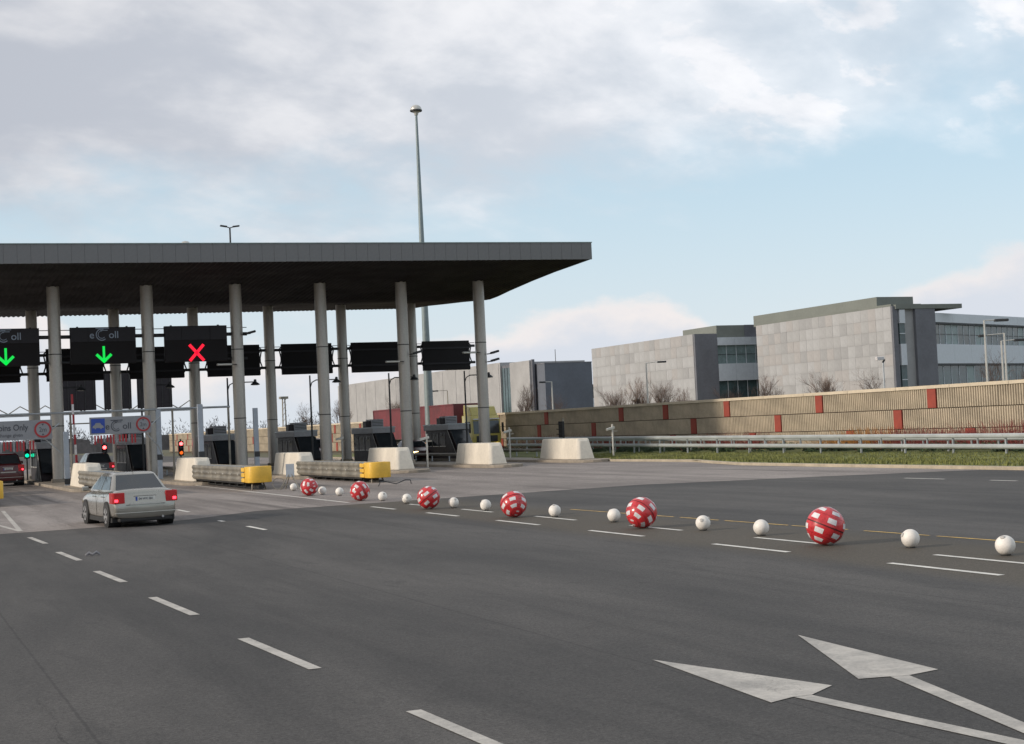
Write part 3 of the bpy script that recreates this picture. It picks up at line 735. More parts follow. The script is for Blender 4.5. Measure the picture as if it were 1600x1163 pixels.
rows = [(19, 0, 6, 29, 16), (50, .5, 5, 40, 15), (-19, .5, 6, 29, 16), (-50, 0, 5, 40, 15), (79, 0, 2, 70, 7), (-79, 0, 2, 70, 7)]
for lat, off, n, dl, dh in rows:
    for k in range(n): ball_parts.append(('white_patch', patch(lat, (k+off)*360/n, dl, dh, RB+.0035).mesh('white_patch', M_patch, True)))
# thin panel joints
for lat in (34, -34, 66, -66): ball_parts.append(('panel_joint', sph(RB+.0015, 40, 1, lat-.6, lat+.6).mesh('panel_joint', mat('ball_joint', (.22, .012, .016), .5), True)))
def place_ball(root, rot):
    M = Matrix.Translation((0, 0, RB)) @ rot.to_4x4()
    for n_, me in ball_parts:
        o = link(n_, me, root); o.matrix_local = M
bpos = [(14.71, 20.9), (14.58, 27.2), (14.31, 33.3), (14.25, 39.2), (14.49, 46.4), (14.5, 52.6)]
from mathutils import Euler
rots = [Euler((R(14), R(20), R(12))), Euler((R(20), R(52), R(40))), Euler((R(12), R(48), R(100))), Euler((R(28), R(26), R(200))), Euler((R(8), R(60), R(20))), Euler((R(20), R(74), R(310)))]
blab = ['red and white chequered traffic ball, nearest and largest in the row', 'red and white chequered traffic ball, second from the right', 'red and white chequered traffic ball, third from the right, before the dark road edge',
        'red and white chequered traffic ball, fourth from the right, at the slab edge', 'red and white chequered traffic ball below the second yellow nose', 'red and white chequered traffic ball, farthest and smallest in the row']
for i, (p, r_) in enumerate(zip(bpos, rots)):
    t = rball if i == 0 else thing('red_traffic_ball', blab[i], 'traffic ball', (p[0], p[1], 0), 0, 'red and white balls lining the lane')
    place_ball(t, r_.to_matrix())
RW = .148
wpos = [(15.4, 17.35), (15.3, 19.42), (15.11, 23.51), (15.07, 25.55), (15.06, 29.4), (14.99, 32.38), (14.97, 36.73), (14.88, 38.89), (14.88, 42.89), (14.93, 45.4), (15.17, 51.01), (15.09, 52.96), (15.4, 58.21)]
wme = sph(RW, 28, 18).mesh('shell', M_white, True)
wst = MB().lathe([(.035, 0), (.035, .012), (.02, .018)], 12).mesh('stud', mat('stud_grey', (.45, .43, .40), .5), True)
wfo = MB().lathe([(.075, 0), (.075, .012)], 16).mesh('foot', M_black)
wl = ['small white traffic ball, nearest of all, at the right edge', 'small white traffic ball just right of the nearest red ball', 'small white traffic ball just left of the nearest red ball', 'small white traffic ball, right one of the pair between the two nearest red balls',
      'small white traffic ball just left of the second red ball', 'small white traffic ball right of the third red ball', 'small white traffic ball just left of the third red ball', 'small white traffic ball just right of the fourth red ball',
      'small white traffic ball just left of the fourth red ball', 'small white traffic ball right of the fifth red ball', 'small white traffic ball just left of the fifth red ball', 'small white traffic ball touching the farthest red ball on its right', 'small white traffic ball, farthest, by the A frame stand']
for (x_, y_), l in zip(wpos, wl):
    t = thing('white_traffic_ball', l, 'traffic ball', (x_, y_, 0), random.uniform(0, 6), 'small white balls between the red ones')
    s_ = link('shell', wme, t, (0, 0, RW+.004)); link('foot', wfo, t, (0, 0, .003))
    for k in range(2):
        a = Vector((random.uniform(-1, 1), random.uniform(-1, 1), random.uniform(.1, 1))).normalized()
        o = link('stud', wst, t, tuple(Vector((0, 0, RW+.004))+a*(RW-.004))); o.rotation_euler = a.to_track_quat('Z', 'Y').to_euler()

# ------------------------------------------------------------------ cars
def make_car(label, paint, loc, rz, plate, sc=(1, 1, 1), lit=True, front=False, estate=False):
    t = thing('car', label, 'car', loc, rz); t.scale = sc
    st = [(.00, .66, .27, .52, .60), (.03, .80, .22, .60, .665), (.07, .815, .25, .84, .90), (.14, .845, .24, .93, 1.0), (.45, .865, .22, .92, 1.02), (.9, .868, .2, .91, .99), (2.2, .87, .2, .89, .95), (3.25, .868, .2, .87, .95),
          (3.8, .86, .2, .80, .87), (4.25, .83, .22, .70, .76), (4.52, .72, .26, .60, .65), (4.6, .58, .34, .52, .56)]
    o = MB(); base = []
    for (y_, w, zb, zs_, zt) in st:
        half = [(w*.90, zb), (w*.985, zb+.07), (w, .48), (w*.995, min(.66, zs_-.03)), (w*.955, zs_), (w*.86, zt-.012), (w*.5, zt+.01)]
        ring_ = [(-a, y_, c) for a, c in half]+[(0, y_, zt+.018)]+[(a, y_, c) for a, c in reversed(half)]
        base.append(ring_)
    n = len(base[0]); vs = [p for r_ in base for p in r_]; fs = [tuple(range(n)), tuple(reversed(range((len(st)-1)*n, len(st)*n)))]
    for i in range(len(st)-1):
        for k in range(n): q = i*n; fs.append((q+k, q+(k+1) % n, q+n+(k+1) % n, q+n+k))
    body = o.add(vs, fs).build('body', paint, t, smooth=True)
    md = body.modifiers.new('sub', 'SUBSURF'); md.levels = md.render_levels = 2
    yr, yr2 = (.12, .45) if estate else (.56, 1.18)
    # cabin
    cb_ = [[(-.755, yr, .93), (.755, yr, .93), (.80, 3.35, .92), (-.80, 3.35, .92)], [(-.70, yr+.12*(yr2-yr)/.6+.06, 1.08), (.70, yr+.12*(yr2-yr)/.6+.06, 1.08), (.745, 3.1, 1.08), (-.745, 3.1, 1.08)],
           [(-.585, yr2-.05, 1.38), (.585, yr2-.05, 1.38), (.60, 2.62, 1.38), (-.60, 2.62, 1.38)], [(-.50, yr2+.08, 1.45), (.50, yr2+.08, 1.45), (.52, 2.45, 1.45), (-.52, 2.45, 1.45)]]
    o = MB(); vs = [p for r_ in cb_ for p in r_]; fs = [(0, 1, 2, 3), (15, 14, 13, 12)]
    for i in range(3):
        for k in range(4): q = i*4; fs.append((q+k, q+(k+1) % 4, q+4+(k+1) % 4, q+4+k))
    o.add(vs, fs).build('cabin', paint, t, smooth=True, bevel=.06)
    def L2(a, c, f): return tuple(a[i]+(c[i]-a[i])*f for i in range(3))
    def pane(name, A_, B_, C_, D_, u0, u1, v0, v1, off, m, par=t):
        def P(u, v): return Vector(L2(L2(A_, B_, u), L2(D_, C_, u), v))
        pts = [P(u0, v0), P(u1, v0), P(u1, v1), P(u0, v1)]; nn = (pts[1]-pts[0]).cross(pts[3]-pts[0]).normalized()
        cen = Vector((0, 2, 1.1)); nn = nn if nn.dot(pts[0]-cen) > 0 else -nn
        vs = [p+nn*off for p in pts]+[p-nn*.02 for p in pts]
        return MB().add(vs, [(0, 1, 2, 3), (7, 6, 5, 4), (0, 4, 5, 1), (1, 5, 6, 2), (2, 6, 7, 3), (3, 7, 4, 0)]).build(name, m, par, bevel=0)
    b0, b2 = cb_[0], cb_[2]
    rw = pane('rear_window', cb_[0][0], cb_[0][1], cb_[2][1], cb_[2][0], .06, .94, .14, .99, .012, M_glass)
    pane('windscreen', cb_[0][3], cb_[0][2], cb_[2][2], cb_[2][3], .05, .95, .1, .96, .012, M_glass)
    for s_ in (0, 1):
        A_, B_, C_, D_ = (b0[0], b0[3], b2[3], b2[0]) if s_ == 0 else (b0[1], b0[2], b2[2], b2[1])
        mm_ = M_glass
        pane('side_window', A_, B_, C_, D_, .10, .44, .14, .93, .014, mm_); pane('side_window', A_, B_, C_, D_, .47, .88, .14, .93, .014, mm_)
    # wheels
    for wy in (.82, 3.47):
        for s_ in (-1, 1):
            a = MB().tube([(s_*.55, wy, .335), (s_*.882, wy, .335)], .365, 28).build('wheel_arch', M_black, t, smooth=True)
            w = MB().tube([(s_*.66, wy, .31), (s_*.70, wy, .31), (s_*.88, wy, .31), (s_*.895, wy, .31)], [.29, .31, .31, .285], 28).build('wheel', M_black, t, smooth=True)
            rm = MB().tube([(s_*.86, wy, .31), (s_*.899, wy, .31)], .205, 24); rm.build('rim', M_rim, w, smooth=True)
            for k in range(5):
                an = 2*PI*k/5; MB().box(s_*.899-.004, s_*.899+.006, -.03, .03, .07, .19, Matrix.Translation((0, wy, .31)) @ Matrix.Rotation(an, 4, 'X')).build('slot', M_black, w)
    # rear details
    for s_ in (-1, 1):
        tl = MB().prism([(s_*.55, .012), (s_*.83, .008), (s_*.878, .06), (s_*.888, .36), (s_*.80, .36), (s_*.56, .14)], 'z', .645, .935).build('tail_lamp', M_lens, t, bevel=.014)
        if lit: MB().box(s_*.78-.045, s_*.78+.045, -.006, .05, .69, .76).build('brake_bulb', M_brake, tl, bevel=.01)
        MB().tube([(s_*.86, 2.95, .98), (s_*.99, 2.93, 1.0)], [.03, .02], 6).build('mirror_arm', paint, t)
        MB().box(s_*.97-.09, s_*.97+.09, 2.88, 3.0, .95, 1.08).build('wing_mirror', paint, t, bevel=.03)
    if lit and estate is False and front is False:
        pass
    MB().box(-.42, .42, -.022, .03, .60, .645).build('plate_recess_trim', M_trim, t)
    pl = MB().box(-.26, .26, .035, .062, .70, .81).build('number_plate', M_plate, t)
    MB().box(-.258, -.21, .028, .036, .702, .808).build('euro_band', M_blue, pl)
    text('lettering', plate, .095, M_ink, pl, (.02, .031, .72), 'CENTER', .85)
    MB().box(-.30, .30, .03, .062, .83, .85).build('boot_handle_strip', M_trim, t)
    MB().tube([(-.50, .035, .60), (-.52, .035, .655)], .006, 4).build('boot_seam', M_black, t); MB().tube([(.50, .035, .60), (.52, .035, .655)], .006, 4).build('boot_seam', M_black, t)
    MB().tube([(-.52, .0, .60), (.52, .0, .60)], .007, 4).build('boot_seam', M_black, t)
    MB().tube([(0, 1.35, 1.45), (0, 1.2, 1.62)], .006, 4).build('roof_aerial', M_black, t)
    MB().box(-.82, .82, -.018, .02, .385, .40).build('bumper_moulding', M_trim, t)
    MB().box(-.70, .70, .03, .3, .15, .25).build('lower_valance', M_black, t, bevel=.03)
    MB().box(-.84, .84, .3, 4.2, .14, .26).build('underbody', M_black, t)
    MB().tube([(.45, -.01, .25), (.45, .25, .25)], .03, 10).build('exhaust_tip', M_rim, t)
    for s_ in (-1, 1):
        MB().tube([(s_*.869, 2.05, .30), (s_*.872, 2.05, .9)], .004, 4).build('door_seam', M_black, t); MB().tube([(s_*.869, 1.08, .42), (s_*.872, 1.08, .9)], .004, 4).build('door_seam', M_black, t)
        for yy_ in (1.25, 2.3): MB().box(s_*.872-.012, s_*.872+.012, yy_, yy_+.16, .80, .825).build('door_handle', paint, t)
        MB().box(s_*.55-.16, s_*.55+.16, 4.42, 4.5, .55, .68).build('headlamp', M_head if front else M_trim, t, bevel=.02)
    return t
car = make_car('silver four door saloon seen from behind with lit brake lamps', M_silver, (6.58, 40.25, 0), R(4.5), '04 WX 381')
make_car('dark red car stopped in the coins lane at the left edge', M_dred, (7.0, 90.4, 0), 0, '02 D 614', (1.02, 1, 1.32), estate=True)
make_car('charcoal car with lit brake lamps waiting beneath the blue car board', M_charc, (12.25, 91.0, 0), 0, '99 D 308', (1.0, 1, 1.16), estate=True)
make_car('dark red car leaving the lane behind the rightmost booths, headlamp lit', M_dred, (34.9, 101.0, 0), R(180), '01 D 225', (1.05, 1, 1.0), lit=False, front=True)
make_car('dark red car between the fourth and fifth booths seen through the columns', M_dred, (29.0, 106.2, 0), R(180), '00 D 771', (1.0, 1, 1.3), lit=False, estate=True)
# ------------------------------------------------------------------ truck
tk = thing('container_truck', 'yellow cab truck pulling a long dark red shipping container past the plaza', 'truck', (44.4, 108.0, 0))
cab = MB().prism([(0.0, .55), (-.02, 1.5), (.12, 2.75), (.35, 3.05), (2.2, 3.1), (2.2, .55)], 'x', -1.22, 1.22).build('cab', M_cab, tk, smooth=True, bevel=.05)
MB().prism([(-.035, 1.62), (.085, 2.62), (.115, 2.62), (-.005, 1.62)], 'x', -1.1, 1.1).build('windscreen', M_glass, tk)
for s_ in (-1, 1):
    MB().box(s_*1.225-.01, s_*1.225+.01, .45, 1.45, 1.75, 2.6).build('side_window', M_glass, tk)
    MB().box(s_*1.42-.07, s_*1.42+.07, .0, .12, 1.7, 2.45).build('wing_mirror', M_black, tk)
    MB().box(s_*.9-.15, s_*.9+.15, -.05, 0, .62, .82).build('headlamp', M_head if s_ == 1 else M_trim, tk)
MB().prism([(.35, 3.05), (.8, 3.75), (2.1, 3.95), (2.1, 3.05)], 'x', -1.1, 1.1).build('wind_deflector', M_cab, tk, bevel=.05)
MB().box(-.9, .9, -.05, -.01, .95, 1.45).build('grille', M_dark, tk)
MB().box(-1.2, 1.2, -.07, 0, .45, .62).build('bumper', M_cab, tk)
MB().box(-1.1, 1.1, -.06, .1, 2.72, 2.82).build('sun_visor', M_patch, tk)
ct = MB(); nW = 124
vs = []
for k in range(nW+1):
    yy_ = 3.9+21.1*k/nW; w = .045 if k % 2 else 0
    vs += [(-1.22+w, yy_, 1.35), (-1.22+w, yy_, 4.05)]
ct.add(vs, [(2*k, 2*k+2, 2*k+3, 2*k+1) for k in range(nW)])
ct.box(-1.17, 1.22, 3.9, 25.0, 1.35, 4.05)
cto = ct.build('container', M_cont, tk)
MB().box(-1.25, 1.25, 3.86, 3.98, 1.3, 4.12).build('end_frame', M_cont, tk); MB().box(-1.25, 1.25, 24.92, 25.04, 1.3, 4.12).build('end_frame', M_cont, tk)
MB().box(-1.25, -1.12, 3.9, 25.0, 4.02, 4.13).build('top_rail', M_cont, tk)
for k, yy_ in enumerate((15.4, 16.2)): MB().tube([(-1.235, yy_, 2.5), (-1.235, yy_+.1*k, 2.8), (-1.235, yy_, 3.2)], .05, 4).build('printed_letter_stroke', M_orange, tk)
MB().box(-1.24, -1.225, 13.4, 14.8, 1.9, 2.0).build('printed_letter_stroke', M_orange, tk)
MB().box(-.5, .5, 2.2, 25, .9, 1.3).build('chassis', M_black, tk)
for wy in (.9, 3.6, 14.6, 15.9, 17.2):
    for s_ in (-1, 1):
        w = MB().tube([(s_*.85, wy, .5), (s_*1.2, wy, .5)], .5, 24).build('wheel', M_black, tk, smooth=True)
        MB().tube([(s_*1.18, wy, .5), (s_*1.215, wy, .5)], .26, 16).build('hub', M_rim, w, smooth=True)
MB().box(-1.2, -1.1, 4.5, 14, .5, 1.0).build('side_guard', M_orange, tk)

# ------------------------------------------------------------------ guard rails
def rail_thing(label, x_, ys_, z0, z1, m, slope=0., along='y'):
    t = thing('guard_rail', label, 'guard rail', (x_, ys_[0], 0))
    L_ = ys_[-1]-ys_[0]; n = max(1, round(L_/6.4))
    for zz in (z0, z1):
        if zz is None: continue
        for k in range(n):
            a, c = L_*k/n, L_*(k+1)/n
            za, zc_ = zz+slope*a, zz+slope*c
            vs = [(-.06, a, za-.095), (-.11, a, za-.04), (-.11, a, za+.04), (-.06, a, za+.095), (.03, a, za+.095), (.03, a, za-.095)]
            vs2 = [(p[0], c-.006, p[2]-za+zc_) for p in vs]
            MB().add(vs+vs2, [(0, 1, 2, 3, 4, 5), (11, 10, 9, 8, 7, 6)]+[(i, i+6, (i+1) % 6+6, (i+1) % 6) for i in range(6)]).build('beam', m, t)
    top_ = (z1 if z1 else z0)
    for yy_ in ys_: MB().box(.03, .10, yy_-ys_[0]-.04, yy_-ys_[0]+.04, 0.05, top_+slope*(yy_-ys_[0])+.07).build('post', M_galv, t)
    if z1:
        for a, c in zip(ys_[:-1], ys_[1:]): 
            mid = (a+c)/2-ys_[0]; MB().box(-.03, .03, mid-.03, mid+.03, z0+slope*mid+.09, z1+slope*mid-.09).build('spacer', M_galv, t)
    return t
M_rail = mat('bright_galvanised_rail', (.42, .45, .45), .5, .3, var=.08, scale=1)
rail_thing('long twin beam galvanised guard rail along the grass verge before the noise wall', 42, [15+3.2*k for k in range(27)], .26, .70, M_rail, .0062)
rail_thing('twin beam guard rail a step behind the verge rail, mostly hidden by it', 43.4, [33+3.2*k for k in range(20)], .30, .66, M_rail, .0062)
rail_thing('low single beam guard rail running back between the last end blocks', 38.4, [79, 82.2, 85.4, 88.6, 91.8, 95, 98.2, 101.4], .55, None, M_galvd)
rail_thing('low single beam guard rail beside the sixth lane behind the rightmost column', 33.9, [86, 89.2, 92.4, 95.6, 98.8, 102, 105], .50, None, M_galvd)
rail_thing('low galvanised rail behind the pale blue posts of the arrow lane', 15.9, [80, 83.2, 86.4, 89.6, 92.8], .6, None, M_galvd)

# ------------------------------------------------------------------ noise wall
nw = thing('noise_wall', 'long tan ribbed noise barrier wall with staggered dark red panels and pale coping', 'wall', (47, 30, 0))
panel_cache = {}
def wall_panel(L_, h):
    key = (round(L_, 2), h)
    if key in panel_cache: return panel_cache[key]
    o = MB(); n = max(2, round(L_/.16)); vs = []; w = L_/n; pts = []
    for k in range(n):
        a = k*w; pts += [(0.0, a), (-.07, a+w*.14), (-.07, a+w*.56), (0, a+w*.72)]
    pts.append((0, L_)); poly = pts
    for p in poly: vs += [(p[0], p[1], 0), (p[0], p[1], h)]
    fs = [(2*k, 2*k+2, 2*k+3, 2*k+1) for k in range(len(poly)-1)]
    o.add(vs, fs).box(.0, .06, 0, L_, 0, h)
    me = o.mesh('ribbed_panel', M_wall); panel_cache[key] = me; return me
me_str = MB().box(-.095, .05, .01, .64, 0, .94).mesh('red_panel', M_stripe, bevel=.008)
tiers = [(2.12, .94, [29.2, 38.6, 47.9, 57.05, 66.35, 75.8, 83.3, 89.5, 101.8]+[111.3+9.4*k for k in range(16)]),
         (1.14, .94, [31.9, 41.3, 50.4, 59.7, 70.4, 79.8, 93.8]+[103.2+9.4*k for k in range(17)]),
         (.16, .94, [36.0, 45.3, 54.45, 63.7, 73.1, 82.5]+[91.9+9.4*k for k in range(18)])]
for z0, h, st in tiers:
    cur = 20.0; st = [s_ for s_ in st if s_ < 258]+[260.0]
    for s_ in st:
        gap = s_-cur; n = max(1, round(gap/4.4)); 
        if gap > .3:
            for k in range(n): link('ribbed_panel', wall_panel(gap/n-.02, h), nw, (random.uniform(-.006, .006), cur+gap*k/n-30+.01, z0))
        if s_ < 259: link('red_panel', me_str, nw, (0, s_-30, z0))
        cur = s_+.65
MB().box(.06, .16, -10, 230, 0, 3.0).build('backing', M_joint, nw)
for k in range(60):
    o = MB().box(-.13, .18, -10+4*k+.012, -10+4*k+3.988, 3.06, 3.22).build('coping_stone', M_coping, nw)

# ------------------------------------------------------------------ buildings
def clad(parent, x_, y0, y1, z0, z1, pw, ph, th=.05):
    ny = round((y1-y0)/pw); nz = round((z1-z0)/ph); pw = (y1-y0)/ny; ph = (z1-z0)/nz
    mes = [MB().box(-th, 0, .006, pw-.006, .006, ph-.006).mesh('stone_panel', m) for m in M_stone]
    for i in range(ny):
        for j in range(nz): link('stone_panel', mes[random.choice((0, 0, 1, 1, 2, 3))], parent, (x_+random.uniform(-.008, .008), y0+i*pw, z0+j*ph))
def window_band(parent, x0, x1, y_, z0, z1, n, pale=()):
    w = (x1-x0)/n
    for k in range(n):
        wd = MB().box(x0+k*w+.04, x0+(k+1)*w-.04, y_-.02, y_+.02, z0, z1).build('window', M_bglass2 if k in pale else M_bglass, parent)
        MB().box(x0+k*w-.035, x0+k*w+.035, y_-.06, y_-.021, z0, z1).build('frame', M_whitep, wd)
        MB().box(x0+k*w+.04, x0+(k+1)*w-.04, y_-.05, y_-.022, (z0+z1)/2-.03, (z0+z1)/2+.03).build('frame', M_dark, wd)
BG = thing('office_building', 'large pale stone clad office block with grey green roof store, tallest at right', 'building', (90, 115, 0))
MB().box(.06, 4.98, .3, 24, 0, 11.85).build('wall', M_stone[3], BG)
clad(BG, .05, .35, 24.0, .4, 11.9, 1.2, 1.15)
MB().box(.0, 3.6, .25, 24.0, 11.9, 12.12).build('parapet', M_roofg, BG)
MB().box(2.0, 6.5, 5.0, 27.5, 12.0, 13.25).build('roof_store', M_roofg, BG)
MB().box(.0, .55, .05, .34, .4, 11.9).build('corner_pier', M_slate, BG)
MB().box(1.3, 2.7, 1.5, 1.6, 0, 11.9).build('recessed_wall', M_stone[2], BG)
MB().box(2.62, 5.0, -.05, 1.0, 0, 11.6).build('slate_panel', M_slate, BG)
for z0, z1 in ((10.25, 11.55), (6.2, 8.25)): MB().box(.75, 1.4, -.02, .3, z0, z1).build('white_panel', M_whitep, BG)
for z0, z1 in ((8.25, 10.25), (3.4, 6.2)):
    w = MB().box(.75, 1.4, .1, .3, z0, z1).build('window', M_bglass, BG); MB().box(.75, 1.4, .05, .1, (z0+z1)/2-.04, (z0+z1)/2+.04).build('frame', M_whitep, w)
MB().box(.3, 8.3, -.1, 5, 11.62, 12.05).build('roof_band', M_roofg, BG)
WG = thing('office_wing', 'white banded office wing with long blue green glazing, cut by the right edge', 'building', (95.0, 115.0, 0), R(24))
MB().box(5, 34, .5, 10, 0, 11.0).build('wall', M_joint, WG); MB().box(0, 5, .5, 1.5, 0, 11.0).build('wall', M_joint, WG)
for z0, z1 in ((10.3, 11.2), (6.25, 8.15), (0.2, 1.2)):
    for k in range(9): MB().box(.01+k*3.8, 3.79+k*3.8, .0, .5, z0, z1).build('white_panel', M_whitep, WG)
MB().box(.0, 34, .02, .45, 10.12, 10.3).build('shadow_gap', M_dark, WG); MB().box(.0, 34, .02, .45, 6.05, 6.25).build('shadow_gap', M_dark, WG)
window_band(WG, .1, 34, .34, 8.15, 10.12, 26, (2, 3, 7, 8, 15, 19))
window_band(WG, .1, 34, .34, 1.2, 6.05, 20, (4, 9))
B1 = thing('office_building', 'middle pale stone clad office block with slate corner and glazed link', 'building', (85, 144, 0))
MB().box(.06, 2.9, .3, 26, 0, 11.3).build('wall', M_stone[3], B1)
clad(B1, .05, .35, 26.0, .3, 11.45, 1.3, 1.24)
MB().box(.02, 2.95, -.05, .3, 0, 11.45).build('slate_panel', M_slate, B1)
for k in range(4):
    for z0, z1 in ((10.1, 11.0), (6.05, 8.0)): MB().box(2.96+k*2.3, 5.24+k*2.3, -.1, .3, z0, z1).build('white_panel', M_whitep, B1)
MB().box(2.95, 12, .5, 12, 0, 10.9).build('wall', M_joint, B1)
window_band(B1, 2.98, 12.1, .3, 8.0, 10.1, 7, (0, 1, 2, 3)); window_band(B1, 2.98, 12.1, .3, 1.2, 6.05, 7)
MB().box(3.2, 9.0, .4, 8.0, 11.0, 12.4).build('roof_store', M_roofg, B1)
MB().box(6.9, 9.05, .36, .4, 11.0, 12.42).build('slate_panel', M_slate, B1)
C1 = thing('office_building', 'far long low stone office block behind the canopy columns and truck', 'building', (85, 188, 0))
M_far = mat('far_stone_wall', (.375, .372, .37), .85, var=.10, scale=.35)
MB().box(0, 14, 12.5, 96, 0, 11.4).build('wall', M_far, C1)
for k in range(14): MB().box(-.05, .0, 13+k*5.9, 13.05+k*5.9, 1, 11.2).build('panel_joint', M_stone[1], C1)
MB().box(0.3, 10, 8.2, 12.4, 0, 10.9).build('wall', M_slate, C1)
for k in range(4): MB().box(.2, .3, 8.4+k*1.0, 9.2+k*1.0, 1, 10.5).build('window', M_bglass, C1)
MB().box(-.3, .3, 1.2, 8.2, 0, 11.1).build('fin_wall', M_far, C1)
MB().box(-.05, .3, .7, 1.2, 0, 11.2).build('corner_pier', M_slate, C1)
C2 = thing('office_building', 'plain dark blue grey slate block between the pale offices', 'building', (85.6, 188, 0))
MB().box(0, 7.3, -2.0, 12, 0, 10.4).build('wall', mat('blue_slate', (.13, .145, .175), .7, var=.1, scale=.4), C2)
MB().box(-.03, 7.33, -2.03, 12, 10.4, 10.55).build('parapet', M_slate, C2)
MB().tube([(3.6, 2, 10.5), (3.6, 2, 12.6)], .05, 6).build('aerial', M_dark, C2)
HS = thing('distant_building', 'small distant dark building with white car park level in the gap between office blocks', 'building', (128, 260, 0))
MB().box(0, 8, 0, 8, 6.6, 9.3).build('wall', M_dark, HS); MB().box(0, 8, -.1, 8, 4.3, 6.6).build('white_panel', M_whitep, HS); MB().box(0, 8, 0, 8, 0, 4.3).build('wall', M_slate, HS)

# ------------------------------------------------------------------ masts and lamps
ms = thing('high_mast', 'very tall tapered light mast with flat dome head behind the canopy', 'light mast', (43.3, 118, 0))
MB().tube([(0, 0, 0), (0, 0, 8), (0, 0, 29.2)], [.42, .33, .10], 20).build('mast', M_mast, ms, smooth=True)
MB().lathe([(.15, -.5), (.2, -.3), (.46, -.14), (.5, .0), (.42, .2), (.26, .34), (.05, .4)], 20, (0, 0, 29.6)).build('dome_head', M_trim, ms, smooth=True)
MB().lathe([(.44, -.2), (.52, -.16), (.52, -.06), (.44, -.04)], 20, (0, 0, 29.6)).build('lamp_ring', M_dark, ms, smooth=True)
ms2 = thing('high_mast', 'distant light mast whose pale dome just peeks over the canopy edge', 'light mast', (49.1, 250, 0))
MB().tube([(0, 0, 0), (0, 0, 35.1)], [.42, .10], 12).build('mast', M_mast, ms2, smooth=True)
MB().lathe([(.2, -.5), (.8, -.14), (.8, .1), (.5, .4), (.1, .5)], 16, (0, 0, 35.3)).build('dome_head', M_trim, ms2, smooth=True)
dl_ = thing('street_lamp', 'double armed street lamp rising above the canopy roof at left', 'street lamp', (31.8, 140, 0))
MB().tube([(0, 0, 0), (0, 0, 22.4)], [.16, .08], 10).build('pole', M_dark, dl_, smooth=True)
for s_ in (-1, 1):
    MB().tube([(0, 0, 22.35), (s_*.3, 0, 22.45)], .05, 6).build('arm', M_dark, dl_)
    MB().box(-.33, .33, -.16, .16, -.07, .07, Matrix.Translation((s_*.6, 0, 22.52)) @ Matrix.Rotation(R(-s_*8), 4, 'Y')).build('head', M_dark, dl_, bevel=.03)
def street_lamp(label, loc, h, arm, m, hl=.8, tilt=0., rz=0.):
    t = thing('street_lamp', label, 'street lamp', loc, rz)
    MB().tube([(0, 0, 0), (0, 0, h)], [.09, .05], 8).build('pole', m, t, smooth=True)
    MB().tube([(0, 0, h-.02), (arm, 0, h+tilt)], .03, 6).build('arm', m, t)
    s_ = 1 if arm > 0 else -1
    MB().box(min(arm, arm+s_*hl), max(arm, arm+s_*hl), -.13, .13, h+tilt-.09, h+tilt+.05).build('head', M_dark, t, bevel=.03)
    return t
street_lamp('slim white street lamp with short left arm before the slate block', (51.2, 110, 0), 5.6, -.6, M_trim, .5)
street_lamp('tall white street lamp, leftmost of the three before the glazed wing', (55, 62.6, 0), 6.7, .55, M_trim, .75, -.02, R(-24))
street_lamp('white street lamp with arm pointing left before the glazed wing', (56.6, 62.9, 0), 6.0, -1.0, M_trim, .4, -.08, R(-24))
street_lamp('white street lamp, rightmost and shortest before the glazed wing', (57.0, 63.6, 0), 5.62, .7, M_trim, .6, .02, R(-24))
street_lamp('thin pale street lamp with dark head before the middle stone block', (56, 102.5, 0), 6.6, .9, M_trim, .7, .05, R(-24))
street_lamp('dark street lamp head seen against far stone office left of truck', (58, 152, 0), 6.3, -1.0, M_galvd, 1.0, 0, R(-24))
cc = thing('camera_pole', 'thin pole topped by white surveillance camera before the large stone block', 'camera pole', (55, 71.45, 0))
MB().tube([(0, 0, 0), (0, 0, 4.95)], .05, 8).build('pole', M_galv, cc, smooth=True)
MB().box(-.3, .22, -.1, .1, 5.06, 5.26, Matrix.Rotation(R(-2), 4, 'Y')).build('camera_housing', M_patch, cc, bevel=.03)
MB().tube([(-.02, 0, 4.9), (.12, 0, 5.08)], .06, 6).build('bracket', M_dark, cc)
# far overhead gantry with backs of direction signs
fg = thing('overhead_gantry', 'far overhead road gantry beyond the canopy at left', 'gantry', (14, 135, 0))
MB().box(-16, 13.4, -.2, .2, 4.85, 5.1).build('beam', M_galv, fg)
for k in range(14): MB().tube([(-16+k*2.1, 0, 5.1), (-15+k*2.1, 0, 5.75), (-13.9+k*2.1, 0, 5.1)], .05, 5).build('lattice', M_galvd, fg)
for x_ in (-13, 13.3): MB().box(x_-.18, x_+.18, -.18, .18, 0, 5.3).build('leg', M_galvd, fg)
for x0, x1, l in ((.7, 4.0, 'dark back of a direction sign beyond the canopy, leftmost of three'), (4.7, 7.1, 'dark back of a direction sign beyond the canopy, middle of three'), (7.6, 10.7, 'dark back of a direction sign beyond the canopy, rightmost of three')):
    t = thing('direction_sign', l, 'sign', (14, 134.6, 5.2), 0, 'sign backs on the far gantry')
    MB().box(x0, x1, -.05, .05, 0, 3.4).build('panel', M_signh, t)
    for k in range(5): MB().box(x0+.2+k*(x1-x0-.4)/4-.03, x0+.2+k*(x1-x0-.4)/4+.03, -.1, -.05, .05, 3.35).build('stiffener', M_dark, t)
tw = thing('lattice_tower', 'thin distant lattice tower on the horizon between the columns', 'tower', (78, 300, 0))
for dx, dy in ((-.4, -.4), (.4, -.4), (.4, .4), (-.4, .4)): MB().tube([(dx, dy, 0), (dx*.6, dy*.6, 10)], .07, 4).build('leg', M_galvd, tw)
for k in range(8): MB().tube([(-.4, -.4, k*1.2), (.4, -.4, k*1.2+1.2)], .05, 4).build('brace', M_galvd, tw)
